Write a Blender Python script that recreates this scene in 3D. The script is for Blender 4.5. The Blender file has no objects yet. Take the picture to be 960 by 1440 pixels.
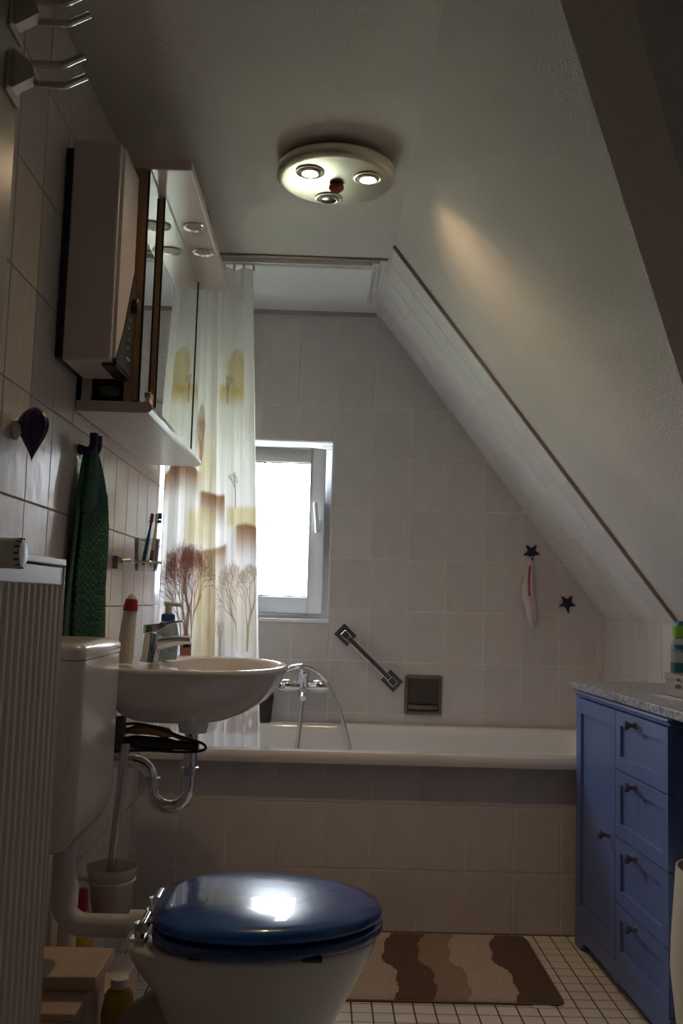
import bpy, bmesh, math, random
from mathutils import Vector, Matrix
random.seed(7)
PI = math.pi
SC = bpy.context.scene
COL = SC.collection

# ------------------------------------------------------------------ camera
def cam_axes(yaw, pitch, roll):
    d = Vector((math.sin(yaw)*math.cos(pitch), math.cos(yaw)*math.cos(pitch), math.sin(pitch)))
    r = Vector((math.cos(yaw), -math.sin(yaw), 0)); u = r.cross(d)
    c, s = math.cos(roll), math.sin(roll)
    return c*r + s*u, -s*r + c*u, d
cam = bpy.data.cameras.new('camera'); camo = bpy.data.objects.new('camera', cam); COL.objects.link(camo)
R_, U_, D_ = cam_axes(0.0167, 0.0946, 0.0289)
camo.matrix_world = Matrix(((R_.x, U_.x, -D_.x, 0), (R_.y, U_.y, -D_.y, 0), (R_.z, U_.z, -D_.z, 1.032), (0, 0, 0, 1)))
cam.sensor_fit = 'VERTICAL'; cam.sensor_height = 24.0; cam.sensor_width = 16.0
cam.lens = 24.0*1330/1440; cam.clip_start = 0.02
SC.camera = camo

# ------------------------------------------------------------------ world, sun, exposure
w = bpy.data.worlds.new('world'); SC.world = w; w.use_nodes = True
bg = w.node_tree.nodes['Background']; bg.inputs[0].default_value = (0.80, 0.89, 1.0, 1); bg.inputs[1].default_value = 21.0
sun = bpy.data.lights.new('sun', 'SUN'); suno = bpy.data.objects.new('sun', sun); COL.objects.link(suno)
sun.energy = 72; sun.angle = 0.01; sun.color = (1, .97, .93)
suno.rotation_euler = (math.radians(42), 0, math.radians(20)); suno.location = (0, -3, 8)   # sun stands behind the house, over the garden
por = bpy.data.lights.new('window_portal', 'AREA'); poro = bpy.data.objects.new('window_portal', por); COL.objects.link(poro)
por.shape = 'RECTANGLE'; por.size = 0.56; por.size_y = 0.74; por.cycles.is_portal = True
poro.location = (-0.25, 3.98, 1.315); poro.rotation_euler = (math.radians(-90), 0, 0)
SC.view_settings.view_transform = 'Standard'; SC.view_settings.look = 'None'
SC.view_settings.exposure = 0.22; SC.view_settings.gamma = 1.0; SC.view_settings.use_curve_mapping = False

# ------------------------------------------------------------------ materials
def nt(name):
    m = bpy.data.materials.new(name); m.use_nodes = True
    return m, m.node_tree.nodes, m.node_tree.links
def mat(name, col, rough=.5, metal=0., spec=.5, coat=0., var=0., vscale=6., bump=0., bscale=60., rnd=0., trans=0., stretch=(1, 1, 1), sub=0.):
    m, N, L = nt(name); b = N['Principled BSDF']
    b.inputs['Roughness'].default_value = rough; b.inputs['Metallic'].default_value = metal
    b.inputs['Specular IOR Level'].default_value = spec; b.inputs['Coat Weight'].default_value = coat
    b.inputs['Coat Roughness'].default_value = .05
    b.inputs['Transmission Weight'].default_value = trans
    if sub: b.inputs['Subsurface Weight'].default_value = sub; b.inputs['Subsurface Radius'].default_value = (.01, .01, .01)
    tc = N.new('ShaderNodeTexCoord'); mp = N.new('ShaderNodeMapping'); L.new(tc.outputs['Object'], mp.inputs[0]); mp.inputs['Scale'].default_value = stretch
    c4 = (*col, 1)
    n = N.new('ShaderNodeTexNoise'); n.inputs['Scale'].default_value = vscale; n.inputs['Detail'].default_value = 4; L.new(mp.outputs[0], n.inputs['Vector'])
    hs = N.new('ShaderNodeHueSaturation'); hs.inputs['Color'].default_value = c4
    mr = N.new('ShaderNodeMapRange'); mr.inputs[1].default_value = .3; mr.inputs[2].default_value = .7
    mr.inputs[3].default_value = 1-var; mr.inputs[4].default_value = 1+var; L.new(n.outputs['Fac'], mr.inputs[0])
    if rnd:
        oi = N.new('ShaderNodeObjectInfo'); m2 = N.new('ShaderNodeMapRange'); m2.inputs[3].default_value = 1-rnd; m2.inputs[4].default_value = 1+rnd
        L.new(oi.outputs['Random'], m2.inputs[0]); mu = N.new('ShaderNodeMath'); mu.operation = 'MULTIPLY'
        L.new(mr.outputs[0], mu.inputs[0]); L.new(m2.outputs[0], mu.inputs[1]); L.new(mu.outputs[0], hs.inputs['Value'])
    else: L.new(mr.outputs[0], hs.inputs['Value'])
    L.new(hs.outputs[0], b.inputs['Base Color'])
    if bump:
        n2 = N.new('ShaderNodeTexNoise'); n2.inputs['Scale'].default_value = bscale; n2.inputs['Detail'].default_value = 3; L.new(tc.outputs['Object'], n2.inputs['Vector'])
        bp = N.new('ShaderNodeBump'); bp.inputs['Strength'].default_value = bump; bp.inputs['Distance'].default_value = .003
        L.new(n2.outputs['Fac'], bp.inputs['Height']); L.new(bp.outputs[0], b.inputs['Normal'])
    return m
M = {}
M['tile'] = mat('wall_tile_glaze', (.66, .62, .605), .28, var=.05, vscale=9, rnd=.035, stretch=(3, 3, 1), bump=.08, bscale=30)
M['tile_gloss'] = mat('wall_tile_glaze_glossy', (.68, .63, .61), .2, var=.06, vscale=12, rnd=.03, stretch=(1, 5, .6), bump=.25, bscale=25)
M['tile_pale'] = mat('slope_tile_glaze', (.76, .73, .72), .35, var=.04, vscale=9, rnd=.03)
M['grout'] = mat('grout', (.86, .82, .78), .9, var=.1, bump=.3, bscale=200)
M['grout_warm'] = mat('grout_sandy', (.42, .33, .25), .9, var=.1, bump=.3, bscale=200)
M['plaster'] = mat('stucco_paint', (.67, .64, .60), .85, var=.03, bump=.9, bscale=190)
M['white_paint'] = mat('white_paint', (.82, .82, .83), .6, var=.02)
M['hall_shade'] = mat('hall_shade_colour', (.32, .27, .24), .8)  # unseen front wall, colour darkened so less light bounces onto near surfaces
M['mosaic'] = mat('mosaic_tile', (.80, .74, .68), .3, var=.03, rnd=.06)
M['mosaic_grout'] = mat('mosaic_grout', (.10, .055, .04), .9)
M['pvc'] = mat('white_pvc', (.90, .92, .95), .3)
M['ceramic'] = mat('white_ceramic', (.74, .73, .72), .08, spec=.6, coat=.3)
M['enamel'] = mat('white_enamel', (.82, .80, .79), .12, coat=.3)
M['plastic_white'] = mat('white_plastic', (.78, .75, .74), .25)
M['cistern'] = mat('cistern_plastic', (.74, .71, .70), .16, coat=.2)
M['boiler'] = mat('heater_casing', (.72, .64, .60), .3)
M['radiator'] = mat('radiator_paint', (.72, .68, .66), .35)
M['door'] = mat('door_lacquer', (.55, .50, .43), .3)
M['chrome'] = mat('chrome', (.80, .81, .83), .08, 1.)
M['steel'] = mat('brushed_steel', (.62, .60, .56), .28, 1., var=.06, vscale=30, stretch=(1, 20, 1))
M['lamp_metal'] = mat('satin_nickel', (.70, .66, .52), .3, 1.)
M['alu'] = mat('bronze_aluminium', (.30, .24, .20), .4, .6)
M['black'] = mat('black_plastic', (.012, .012, .014), .35)
M['darkgrey'] = mat('dark_grey_plastic', (.05, .045, .042), .4)
M['display'] = mat('slate_display', (.028, .030, .042), .6, spec=.2)
M['navy'] = mat('navy_plastic', (.008, .010, .055), .5)
M['purple'] = mat('violet_plastic', (.035, .018, .09), .35, var=.2, vscale=20)
M['cab_blue'] = mat('blue_lacquer', (.12, .18, .42), .42, var=.06, vscale=10, stretch=(1, 1, .2))
M['knob_blue'] = mat('grey_blue_knob', (.13, .14, .19), .25, .3)
M['stone'] = mat('speckled_stone', (.30, .31, .34), .4, var=.75, vscale=85)
M['wood'] = mat('beech_edge', (.40, .27, .16), .5, var=.15, vscale=14, stretch=(1, 1, .1))
M['cabinet_white'] = mat('cabinet_laminate', (.66, .56, .53), .3)
M['cabinet_inside'] = mat('cabinet_inside', (.62, .48, .28), .5)
M['mirror'] = mat('mirror_silver', (.86, .88, .87), .01, 1.)
M['terry_green'] = mat('green_terry', (.045, .135, .095), .9, var=.15, vscale=80)
M['terry_pink'] = mat('pale_pink_cotton', (.72, .60, .63), .95, var=.1, vscale=60, bump=.5, bscale=300)
M['red'] = mat('red_plastic', (.42, .03, .06), .35)
M['yellow'] = mat('yellow_plastic', (.62, .42, .02), .35)
M['blue'] = mat('blue_plastic', (.02, .10, .33), .3)
M['teal'] = mat('teal_print', (.02, .13, .20), .35)
M['green'] = mat('green_plastic', (.16, .42, .03), .35)
M['dark_green'] = mat('dark_green_plastic', (.02, .14, .02), .3)
M['bottle_white'] = mat('ivory_plastic', (.74, .70, .64), .35)
M['beige_box'] = mat('beige_laminate', (.62, .48, .38), .55, var=.06)
M['orange'] = mat('amber_plastic', (.30, .12, .03), .3)
M['redwood'] = mat('terracotta_knob', (.22, .055, .02), .4)
M['olive'] = mat('olive_glaze', (.17, .145, .10), .25)
M['dark_bottle'] = mat('dark_brown_plastic', (.03, .025, .025), .3)
M['cream'] = mat('cream_plastic', (.70, .64, .52), .4)
M['lawn'] = mat('lawn', (.28, .31, .24), .95, var=.3, vscale=.5)
M['corrugated'] = mat('grey_rubber', (.42, .38, .35), .5)
M['rug_back'] = mat('rug_backing', (.17, .12, .09), .9)
M['silver_box'] = mat('silver_box', (.42, .37, .34), .35, .7)
M['frosted_lens'] = mat('frosted_lens', (.42, .38, .35), .5, var=.3, vscale=120)
M['dark_lens'] = mat('unlit_lens', (.10, .09, .07), .15, .4)
M['bristle'] = mat('bristle', (.5, .1, .1), .8)

def glassy(name, tint, gloss=.08, rough=.02, alpha_col=None):
    m, N, L = nt(name); N.remove(N['Principled BSDF']); o = N['Material Output']
    t = N.new('ShaderNodeBsdfTransparent'); t.inputs[0].default_value = (*tint, 1)
    g = N.new('ShaderNodeBsdfGlossy'); g.inputs['Roughness'].default_value = rough
    f = N.new('ShaderNodeFresnel'); f.inputs[0].default_value = 1.45
    mu = N.new('ShaderNodeMath'); mu.operation = 'MULTIPLY_ADD'; mu.inputs[1].default_value = .8; mu.inputs[2].default_value = gloss; L.new(f.outputs[0], mu.inputs[0])
    mx = N.new('ShaderNodeMixShader'); L.new(mu.outputs[0], mx.inputs[0]); L.new(t.outputs[0], mx.inputs[1]); L.new(g.outputs[0], mx.inputs[2])
    out = mx.outputs[0]
    if alpha_col:
        d = N.new('ShaderNodeBsdfDiffuse'); d.inputs[0].default_value = (*alpha_col, 1)
        tr = N.new('ShaderNodeBsdfTranslucent'); tr.inputs[0].default_value = (*alpha_col, 1)
        a = N.new('ShaderNodeMixShader'); a.inputs[0].default_value = .5; L.new(d.outputs[0], a.inputs[1]); L.new(tr.outputs[0], a.inputs[2])
        m2 = N.new('ShaderNodeMixShader'); m2.inputs[0].default_value = .75; L.new(out, m2.inputs[1]); L.new(a.outputs[0], m2.inputs[2]); out = m2.outputs[0]
    L.new(out, o.inputs[0]); return m
M['pane'] = glassy('window_glass', (.97, .98, .98), 0.0)
M['clear'] = glassy('clear_glass', (.90, .92, .90), .04)
M['green_glass'] = glassy('green_glass', (.50, .62, .35), .06)
M['yellow_glass'] = glassy('yellow_liquid_plastic', (.55, .42, .10), .05, alpha_col=(.45, .33, .10))
M['clear_plastic'] = glassy('clear_plastic', (.75, .85, .85), .05, alpha_col=(.55, .62, .65))
M['frosted'] = glassy('frosted_glass', (.8, .75, .7), .03, .3, alpha_col=(.78, .70, .62))

M['bar_film'] = glassy('translucent_bar', (.5, .55, .6), .0, alpha_col=(.45, .50, .56))
def emit(name, col, s):
    m, N, L = nt(name); N.remove(N['Principled BSDF']); e = N.new('ShaderNodeEmission'); e.inputs[0].default_value = (*col, 1); e.inputs[1].default_value = s
    L.new(e.outputs[0], N['Material Output'].inputs[0]); return m
M['bulb_on'] = emit('lit_halogen', (1, .80, .50), 30)

def marbled():
    m, N, L = nt('blue_pearl_lid'); b = N['Principled BSDF']
    tc = N.new('ShaderNodeTexCoord'); wv = N.new('ShaderNodeTexWave'); wv.wave_type = 'RINGS'; wv.inputs['Scale'].default_value = 5.5; wv.inputs['Distortion'].default_value = 5; wv.inputs['Detail'].default_value = 3; wv.inputs['Detail Scale'].default_value = .9
    L.new(tc.outputs['Object'], wv.inputs['Vector'])
    r = N.new('ShaderNodeValToRGB'); r.color_ramp.elements[0].color = (.008, .045, .26, 1); r.color_ramp.elements[1].color = (.018, .15, .55, 1)
    L.new(wv.outputs['Fac'], r.inputs[0]); L.new(r.outputs[0], b.inputs['Base Color'])
    b.inputs['Roughness'].default_value = .22; b.inputs['Coat Weight'].default_value = .5; b.inputs['Coat Roughness'].default_value = .02; b.inputs['Specular IOR Level'].default_value = .3
    return m
M['lid_blue'] = marbled()
M['seat_blue'] = mat('blue_seat', (.014, .06, .26), .15, coat=.6, var=.1)

# ------------------------------------------------------------------ mesh helpers
ORG = {}
class MB:
    def __init__(s): s.v = []; s.f = []
    def add(s, vs, fs):
        o = len(s.v); s.v += [Vector(p) for p in vs]; s.f += [tuple(i+o for i in f) for f in fs]; return s
    def box(s, x0, x1, y0, y1, z0, z1):
        return s.add([(x0,y0,z0),(x1,y0,z0),(x1,y1,z0),(x0,y1,z0),(x0,y0,z1),(x1,y0,z1),(x1,y1,z1),(x0,y1,z1)],
                     [(0,3,2,1),(4,5,6,7),(0,1,5,4),(1,2,6,5),(2,3,7,6),(3,0,4,7)])
    def prism(s, poly, vec):
        n = len(poly); vec = Vector(vec); a = [Vector(p) for p in poly]
        return s.add(a + [p+vec for p in a], [tuple(range(n-1,-1,-1)), tuple(range(n,2*n))] + [(i,(i+1)%n,n+(i+1)%n,n+i) for i in range(n)])
    def loft(s, rings, c0=True, c1=True, closed=True):
        n = len(rings[0]); vs = [p for r in rings for p in r]; fs = []
        for k in range(len(rings)-1):
            for i in range(n if closed else n-1):
                j = (i+1) % n; fs.append((k*n+i, k*n+j, (k+1)*n+j, (k+1)*n+i))
        if c0: fs.append(tuple(range(n-1,-1,-1)))
        if c1: fs.append(tuple((len(rings)-1)*n+i for i in range(n)))
        return s.add(vs, fs)
    def lathe(s, prof, c, axis='Z', n=24, sx=1., sy=1., cap=True):
        c = Vector(c); rings = []
        if isinstance(axis, str): ax = {'X': Vector((1,0,0)), 'Y': Vector((0,1,0)), 'Z': Vector((0,0,1))}[axis]
        else: ax = Vector(axis).normalized()
        t = Vector((1,0,0)) if abs(ax.x) < .9 else Vector((0,0,1))
        e1 = (t - ax*t.dot(ax)).normalized(); e2 = ax.cross(e1)
        for r, h in prof:
            r = max(r, 1e-5)
            rings.append([c + ax*h + e1*(r*sx*math.cos(2*PI*i/n)) + e2*(r*sy*math.sin(2*PI*i/n)) for i in range(n)])
        return s.loft(rings, cap, cap)
    def tube(s, pts, r, n=10, cap=True):
        pts = [Vector(p) for p in pts]; rr = r if isinstance(r, (list, tuple)) else [r]*len(pts); rings = []; e = None
        for i, p in enumerate(pts):
            d = (pts[min(i+1, len(pts)-1)] - pts[max(i-1, 0)]).normalized()
            if e is None:
                t = Vector((0,0,1)) if abs(d.z) < .9 else Vector((1,0,0)); e = (t - d*t.dot(d)).normalized()
            else: e = (e - d*e.dot(d)).normalized()
            g = d.cross(e); rings.append([p + (e*math.cos(2*PI*k/n) + g*math.sin(2*PI*k/n))*rr[i] for k in range(n)])
        return s.loft(rings, cap, cap)
    def xf(s, m): s.v = [m @ p for p in s.v]; return s
    def build(s, name, m, parent=None, smooth=0, bevel=0., seg=2, label=None, cat=None, group=None, kind=None, loc=None, sub=0, solid=0.):
        if parent is not None: o = ORG[parent]
        elif loc is not None: o = Vector(loc)
        else:
            xs = [p.x for p in s.v]; ys = [p.y for p in s.v]; zs = [p.z for p in s.v]
            o = Vector(((min(xs)+max(xs))/2, (min(ys)+max(ys))/2, min(zs)))
        me = bpy.data.meshes.new(name); me.from_pydata([p-o for p in s.v], [], s.f)
        b = bmesh.new(); b.from_mesh(me); bmesh.ops.remove_doubles(b, verts=b.verts, dist=1e-6); bmesh.ops.recalc_face_normals(b, faces=b.faces); b.to_mesh(me); b.free()
        ob = bpy.data.objects.new(name, me); COL.objects.link(ob); me.materials.append(M[m] if isinstance(m, str) else m)
        if parent is not None: ob.parent = parent
        else: ob.location = o
        ORG[ob] = o
        if smooth:
            me.shade_smooth(); me.set_sharp_from_angle(angle=math.radians(smooth))
        if solid:
            md = ob.modifiers.new('thickness', 'SOLIDIFY'); md.thickness = solid; md.offset = 0
        if bevel:
            md = ob.modifiers.new('bevel', 'BEVEL'); md.width = bevel; md.segments = seg; md.limit_method = 'ANGLE'; md.angle_limit = math.radians(40)
            me.shade_smooth(); md.harden_normals = True
        if sub:
            md = ob.modifiers.new('subd', 'SUBSURF'); md.levels = sub; md.render_levels = sub; me.shade_smooth()
        return tag(ob, label, cat, group, kind)
def tag(o, label=None, cat=None, group=None, kind=None):
    if label: o['label'] = label
    if cat: o['category'] = cat
    if group: o['group'] = group
    if kind: o['kind'] = kind
    return o
def thing(name, label, cat, loc, group=None):
    o = bpy.data.objects.new(name, None); COL.objects.link(o); o.location = loc; ORG[o] = Vector(loc); o.empty_display_size = .05
    return tag(o, label, cat, group)
def spline(pts, n=6):
    P = [Vector(p) for p in pts]; out = []
    for i in range(len(P)-1):
        a, b, c, d = P[max(i-1,0)], P[i], P[i+1], P[min(i+2,len(P)-1)]
        for k in range(n):
            t = k/n; out.append(.5*((2*b)+(c-a)*t+(2*a-5*b+4*c-d)*t*t+(3*b-a-3*c+d)*t**3))
    out.append(P[-1]); return out
def clip(poly, n, d):          # keep n.p <= d, 2D
    out = []
    for i in range(len(poly)):
        a, b = poly[i], poly[(i+1) % len(poly)]; fa = n[0]*a[0]+n[1]*a[1]-d; fb = n[0]*b[0]+n[1]*b[1]-d
        if fa <= 0: out.append(a)
        if fa*fb < 0:
            t = fa/(fa-fb); out.append((a[0]+(b[0]-a[0])*t, a[1]+(b[1]-a[1])*t))
    return out
TW, TH, JT = .1525, .2025, .0034
_shared = {}
def tile_piece(poly, orig, e1, e2, nrm, m, parent, name='tile', thick=.0018, ch=.0010):
    """poly in (a, b) coordinates of a wall plane; e1, e2 plane axes, nrm into the room"""
    poly = [p for i, p in enumerate(poly) if (Vector(p)-Vector(poly[i-1])).length > 1e-4]
    if len(poly) < 3: return
    A = sum(poly[i-1][0]*poly[i][1]-poly[i][0]*poly[i-1][1] for i in range(len(poly)))/2
    if abs(A) < 2e-4: return
    cx = sum(p[0] for p in poly)/len(poly); cy = sum(p[1] for p in poly)/len(poly)
    key = (name, m, tuple(e1), tuple(e2), tuple((round(p[0]-cx, 4), round(p[1]-cy, 4)) for p in poly))
    if key not in _shared:
        def ring(k, h):
            r = []
            for p in poly:
                d = Vector((p[0]-cx, p[1]-cy)); l = d.length; d *= max(0, (l-k))/l if l else 1
                r.append(e1*d.x + e2*d.y + nrm*h)
            return r
        mb = MB().loft([ring(0, 0), ring(0, thick-ch*.6), ring(ch*1.4, thick)], False, True)
        me = bpy.data.meshes.new(name); me.from_pydata(mb.v, [], mb.f)
        b = bmesh.new(); b.from_mesh(me); bmesh.ops.recalc_face_normals(b, faces=b.faces)
        b.normal_update()
        if max(b.faces, key=lambda f: f.calc_area()).normal.dot(nrm) < 0: bmesh.ops.reverse_faces(b, faces=b.faces)
        b.to_mesh(me); b.free(); me.materials.append(M[m]); _shared[key] = me
    ob = bpy.data.objects.new(name, _shared[key]); COL.objects.link(ob); ob.parent = parent
    ob.location = orig + e1*cx + e2*cy - ORG[parent]
    return ob
X_, Y_, Z_ = Vector((1,0,0)), Vector((0,1,0)), Vector((0,0,1))
def struct(mb, name, m, **k): return mb.build(name, m, kind='structure', loc=(0,0,0), **k)

# ------------------------------------------------------------------ room shell
XL, XR, YB, YN, ZC = -.57, 1.137, 3.787, -.6, 2.2
XC, ZK = .20, .99                                   # crease of the slope, height of the knee wall
SL = Vector((XR-XC, 0, ZK-ZC)); SLEN = SL.length; SD = SL/SLEN; SN = Vector((SD.z, 0, -SD.x))   # SN points into the room
if SN.x > 0: SN = -SN
edge_y = lambda x: 1.0 + 1.3*(x-XC)                 # splayed dormer cheek
WX0, WX1, WZ0, WZ1 = -.53, .026, .947, 1.68
floor = struct(MB().box(XL, XR, YN, YB, -.05, 0), 'floor', 'mosaic_grout')
wall_left = struct(MB().box(XL-.1, XL, YN-.1, YB+.1, 0, ZC+.1), 'wall_left', 'grout_warm')
# back wall with the window opening
mb = MB(); mb.box(XL, WX0, YB, YB+.2, 0, ZC+.1); mb.box(WX1, XR, YB, YB+.2, 0, ZC+.1); mb.box(WX0, WX1, YB, YB+.2, 0, WZ0); mb.box(WX0, WX1, YB, YB+.2, WZ1, ZC+.1)
wall_back = struct(mb, 'wall_back', 'grout')
wall_front = struct(MB().box(XL, XR, YN-.1, YN, 0, ZC+.1), 'wall_front', 'hall_shade')
ye = edge_y(XR)
mb = MB(); mb.box(XR, XR+.1, YN-.1, YB+.1, 0, ZK); mb.prism([(XR, YN-.1, ZK), (XR, ye, ZK), (XR, ye, ZC+.1), (XR, YN-.1, ZC+.1)], (.1, 0, 0))
wall_right = struct(mb, 'wall_right', 'plaster')
mb = MB(); mb.prism([(XL, YN, ZC), (XC, YN, ZC), (XC, 3.127, ZC), (XL, 3.127, ZC)], (0, 0, .1))
mb.prism([(XC, YN, ZC), (XR, YN, ZC), (XR, ye, ZC), (XC, edge_y(XC), ZC)], (0, 0, .1))
mb.prism([(.182, 3.127, ZC), (XC, 3.127, ZC), (XC, YB, ZC), (.182, YB, ZC)], (0, 0, .1))
ceiling = struct(mb, 'ceiling', 'plaster')
struct(MB().box(XL, .182, 3.127, YB, ZC+.012, ZC+.1), 'ceiling_bath', 'white_paint')
out = -SN*.1
struct(MB().prism([(XC, edge_y(XC), ZC), (XR, ye, ZK), (XR, YB, ZK), (XC, YB, ZC)], out), 'ceiling_slope', 'plaster')
slope = bpy.data.objects['ceiling_slope']
struct(MB().prism([(XC, edge_y(XC), ZC), (XR, ye, ZK), (XR, ye, ZC)], (-.079, .061, 0)), 'wall_dormer', 'plaster')

# tiles: back wall
def tiles(parent, orig, e1, e2, nrm, m, a0, da, arange, b0, db, brange, region, holes=(), inset=JT):
    for i in arange:
        for j in brange:
            q = [(a0+i*da+inset/2, b0+j*db+inset/2), (a0+(i+1)*da-inset/2, b0+j*db+inset/2), (a0+(i+1)*da-inset/2, b0+(j+1)*db-inset/2), (a0+i*da+inset/2, b0+(j+1)*db-inset/2)]
            for n, d in region:
                q = clip(q, n, d)
                if len(q) < 3: break
            if len(q) < 3: continue
            parts = [q]
            for (x0, x1, z0, z1) in holes:
                nx = []
                for p in parts:
                    if max(v[0] for v in p) <= x0+1e-6 or min(v[0] for v in p) >= x1-1e-6 or max(v[1] for v in p) <= z0+1e-6 or min(v[1] for v in p) >= z1-1e-6: nx.append(p); continue
                    l = clip(p, (1, 0), x0); r = clip(p, (-1, 0), -x1); mid = clip(clip(p, (-1, 0), -x0), (1, 0), x1)
                    for c in (l, r, clip(mid, (0, 1), z0) if len(mid) > 2 else [], clip(mid, (0, -1), -z1) if len(mid) > 2 else []):
                        if len(c) > 2: nx.append(c)
                parts = nx
            for p in parts: tile_piece(p, orig, e1, e2, nrm, m, parent)
n2 = Vector((-SN.x, -SN.z)); dd = n2.dot(Vector((XC, ZC))) - .004
tiles(wall_back, Vector((0, YB, 0)), X_, Z_, -Y_, 'tile', .1822, TW, range(-5, 7), 2.0147, TH, range(-8, 1),
      [((-1, 0), -XL), ((1, 0), XR-.002), ((0, 1), ZC+.008), ((0, -1), -.5), ((n2.x, n2.y), dd)], holes=[(WX0, WX1, WZ0, WZ1)])
tiles(wall_left, Vector((XL, 0, 0)), Y_, Z_, X_, 'tile_gloss', 1.785, TW, range(-5, 14), 1.0022, TH, range(-5, 6),
      [((1, 0), YB-.003), ((-1, 0), -1.14), ((0, 1), ZC-.001), ((0, -1), 0)])
YT = 3.012
smax = SLEN
a_ = Vector((XC, YT, ZC)); MB().prism([a_, a_+SD*smax, a_+SD*smax+Y_*(YB-YT), a_+Y_*(YB-YT)], SN*.0004).build('grout_bed', 'grout', slope)
tiles(slope, Vector((XC, 0, ZC)), Y_, SD, SN, 'tile_pale', YT, TW, range(0, 6), .136, TH, range(-1, 8),
      [((1, 0), YB-.003), ((-1, 0), -YT), ((0, 1), smax-.002), ((0, -1), 0)])
tiles(wall_right, Vector((XR, 0, 0)), Y_, Z_, -X_, 'tile', YT, TW, range(-6, 6), ZK-3*TH, TH, range(0, 3),
      [((1, 0), YB-.003), ((0, 1), ZK-.002), ((0, -1), -.5)])
# metal profile closing the tiled part of the slope
mb = MB(); a = Vector((XC, YT-.012, ZC))+SN*.0; mb.prism([a, a+SD*smax, a+SD*smax+Y_*.012, a+Y_*.012], SN*.009)
struct(mb, 'trim_1', 'alu')
struct(MB().prism([(XL, 3.122, ZC-.006), (.186, 3.122, ZC-.006), (.186, 3.134, ZC-.006), (XL, 3.134, ZC-.006)], (0, 0, .02)), 'trim_2', 'alu')
struct(MB().box(XL, .19, YB-.012, YB-.001, ZC-.004, ZC+.013), 'trim_3', 'corrugated')
struct(MB().prism([(XR-.006, YB-.006, .5), (XR, YB-.006, .5), (XR, YB, .5), (XR-.006, YB, .5)], (0, 0, ZK-.5)), 'trim_4', 'white_paint')

# bath apron with its tiles
wall_bath = struct(MB().box(XL, XR, 3.0895, 3.099, 0, .519), 'wall_bath', 'grout')
tiles(wall_bath, Vector((0, 3.0895, 0)), X_, Z_, -Y_, 'tile', .3232, TW, range(-6, 6), .3936, TH, range(-3, 1),
      [((-1, 0), -XL), ((1, 0), XR), ((0, 1), .519), ((0, -1), -.002)])

# floor mosaic: pieces in view one by one, the rest joined
FP, FJ = .0535, .0042
RUGX0, RUGX1, RUGY0, RUGY1 = -.11, .664, 2.555, 3.05
rest = MB()
for i in range(-14, 20):
    for j in range(-59, 11):
        x0, x1, y0, y1 = .103+i*FP+FJ/2, .103+(i+1)*FP-FJ/2, 2.547+j*FP+FJ/2, 2.547+(j+1)*FP-FJ/2
        x0, x1, y0, y1 = max(x0, XL), min(x1, XR), max(y0, YN), min(y1, 3.088)
        if x1-x0 < .008 or y1-y0 < .008: continue
        near = (.03 < x0 < .90 and y0 > 2.27) or (-.36 < x0 < -.14 and 2.1 < y0 < 2.75)
        under = (RUGX0 < x0 and x1 < RUGX1-.01 and RUGY0+.03 < y0 and y1 < RUGY1-.01)
        if near and not under: tile_piece([(x0,y0),(x1,y0),(x1,y1),(x0,y1)], Vector((0,0,0)), X_, Y_, Z_, 'mosaic', floor, 'floor_tile', thick=.0022, ch=.0008)
        else: rest.box(x0, x1, y0, y1, 0, .0022)
rest.build('floor_tiles', 'mosaic', floor, kind='stuff')

# the garden under the window
struct(MB().box(-40, 40, 6, 90, -4.1, -4.0), 'ground', 'lawn')

# ------------------------------------------------------------------ window
win = thing('window_1', None, None, (0, YB, WZ0)); win['kind'] = 'structure'
fy0, fy1 = YB+.075, YB+.135
mb = MB(); fw = .045
mb.box(WX0, WX0+fw, fy0, fy1, WZ0, WZ1); mb.box(WX1-fw, WX1, fy0, fy1, WZ0, WZ1); mb.box(WX0+fw, WX1-fw, fy0, fy1, WZ0, WZ0+fw); mb.box(WX0+fw, WX1-fw, fy0, fy1, WZ1-fw, WZ1)
mb.build('window_frame', 'pvc', win, bevel=.003)
mb = MB()
for b in ((WX0, WX0+.006, YB-.004, fy0, WZ0, WZ1), (WX1-.006, WX1, YB-.004, fy0, WZ0, WZ1), (WX0+.006, WX1-.006, YB-.004, fy0, WZ1-.006, WZ1)): mb.box(*b)
mb.build('reveal', 'white_paint', win)
MB().box(WX0, WX1, YB-.008, fy0, WZ0-.002, WZ0+.012).build('window_sill', 'pvc', win, bevel=.002)
# tilted sash, hinged at the bottom
sx0, sx1, sz0, sz1 = WX0+.03, WX1-.03, WZ0+.033, WZ1-.032
hy = fy0-.001
tilt = Matrix.Translation((0, hy, sz0)) @ Matrix.Rotation(math.radians(4.6), 4, 'X') @ Matrix.Translation((0, -hy, -sz0))
gx0, gx1, gz0, gz1 = sx0+.056, sx1-.058, sz0+.068, sz1-.058
sy0, sy1 = hy-.02, hy+.035
mb = MB()
mb.box(sx0, gx0, sy0, sy1, sz0, sz1); mb.box(gx1, sx1, sy0, sy1, sz0, sz1); mb.box(gx0, gx1, sy0, sy1, sz0, gz0); mb.box(gx0, gx1, sy0, sy1, gz1, sz1)
sash = mb.xf(tilt).build('window_sash', 'pvc', win, bevel=.005)
mb = MB(); g = .004
for b in ((gx0, gx0+g, gz0, gz1), (gx1-g, gx1, gz0, gz1), (gx0+g, gx1-g, gz0, gz0+g), (gx0+g, gx1-g, gz1-g, gz1)): mb.box(b[0], b[1], sy0+.008, sy0+.012, b[2], b[3])
mb.xf(tilt).build('gasket', 'black', sash)
gm, hm = (gx0+gx1)/2+.0, (gz0+gz1)/2+.01
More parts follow.
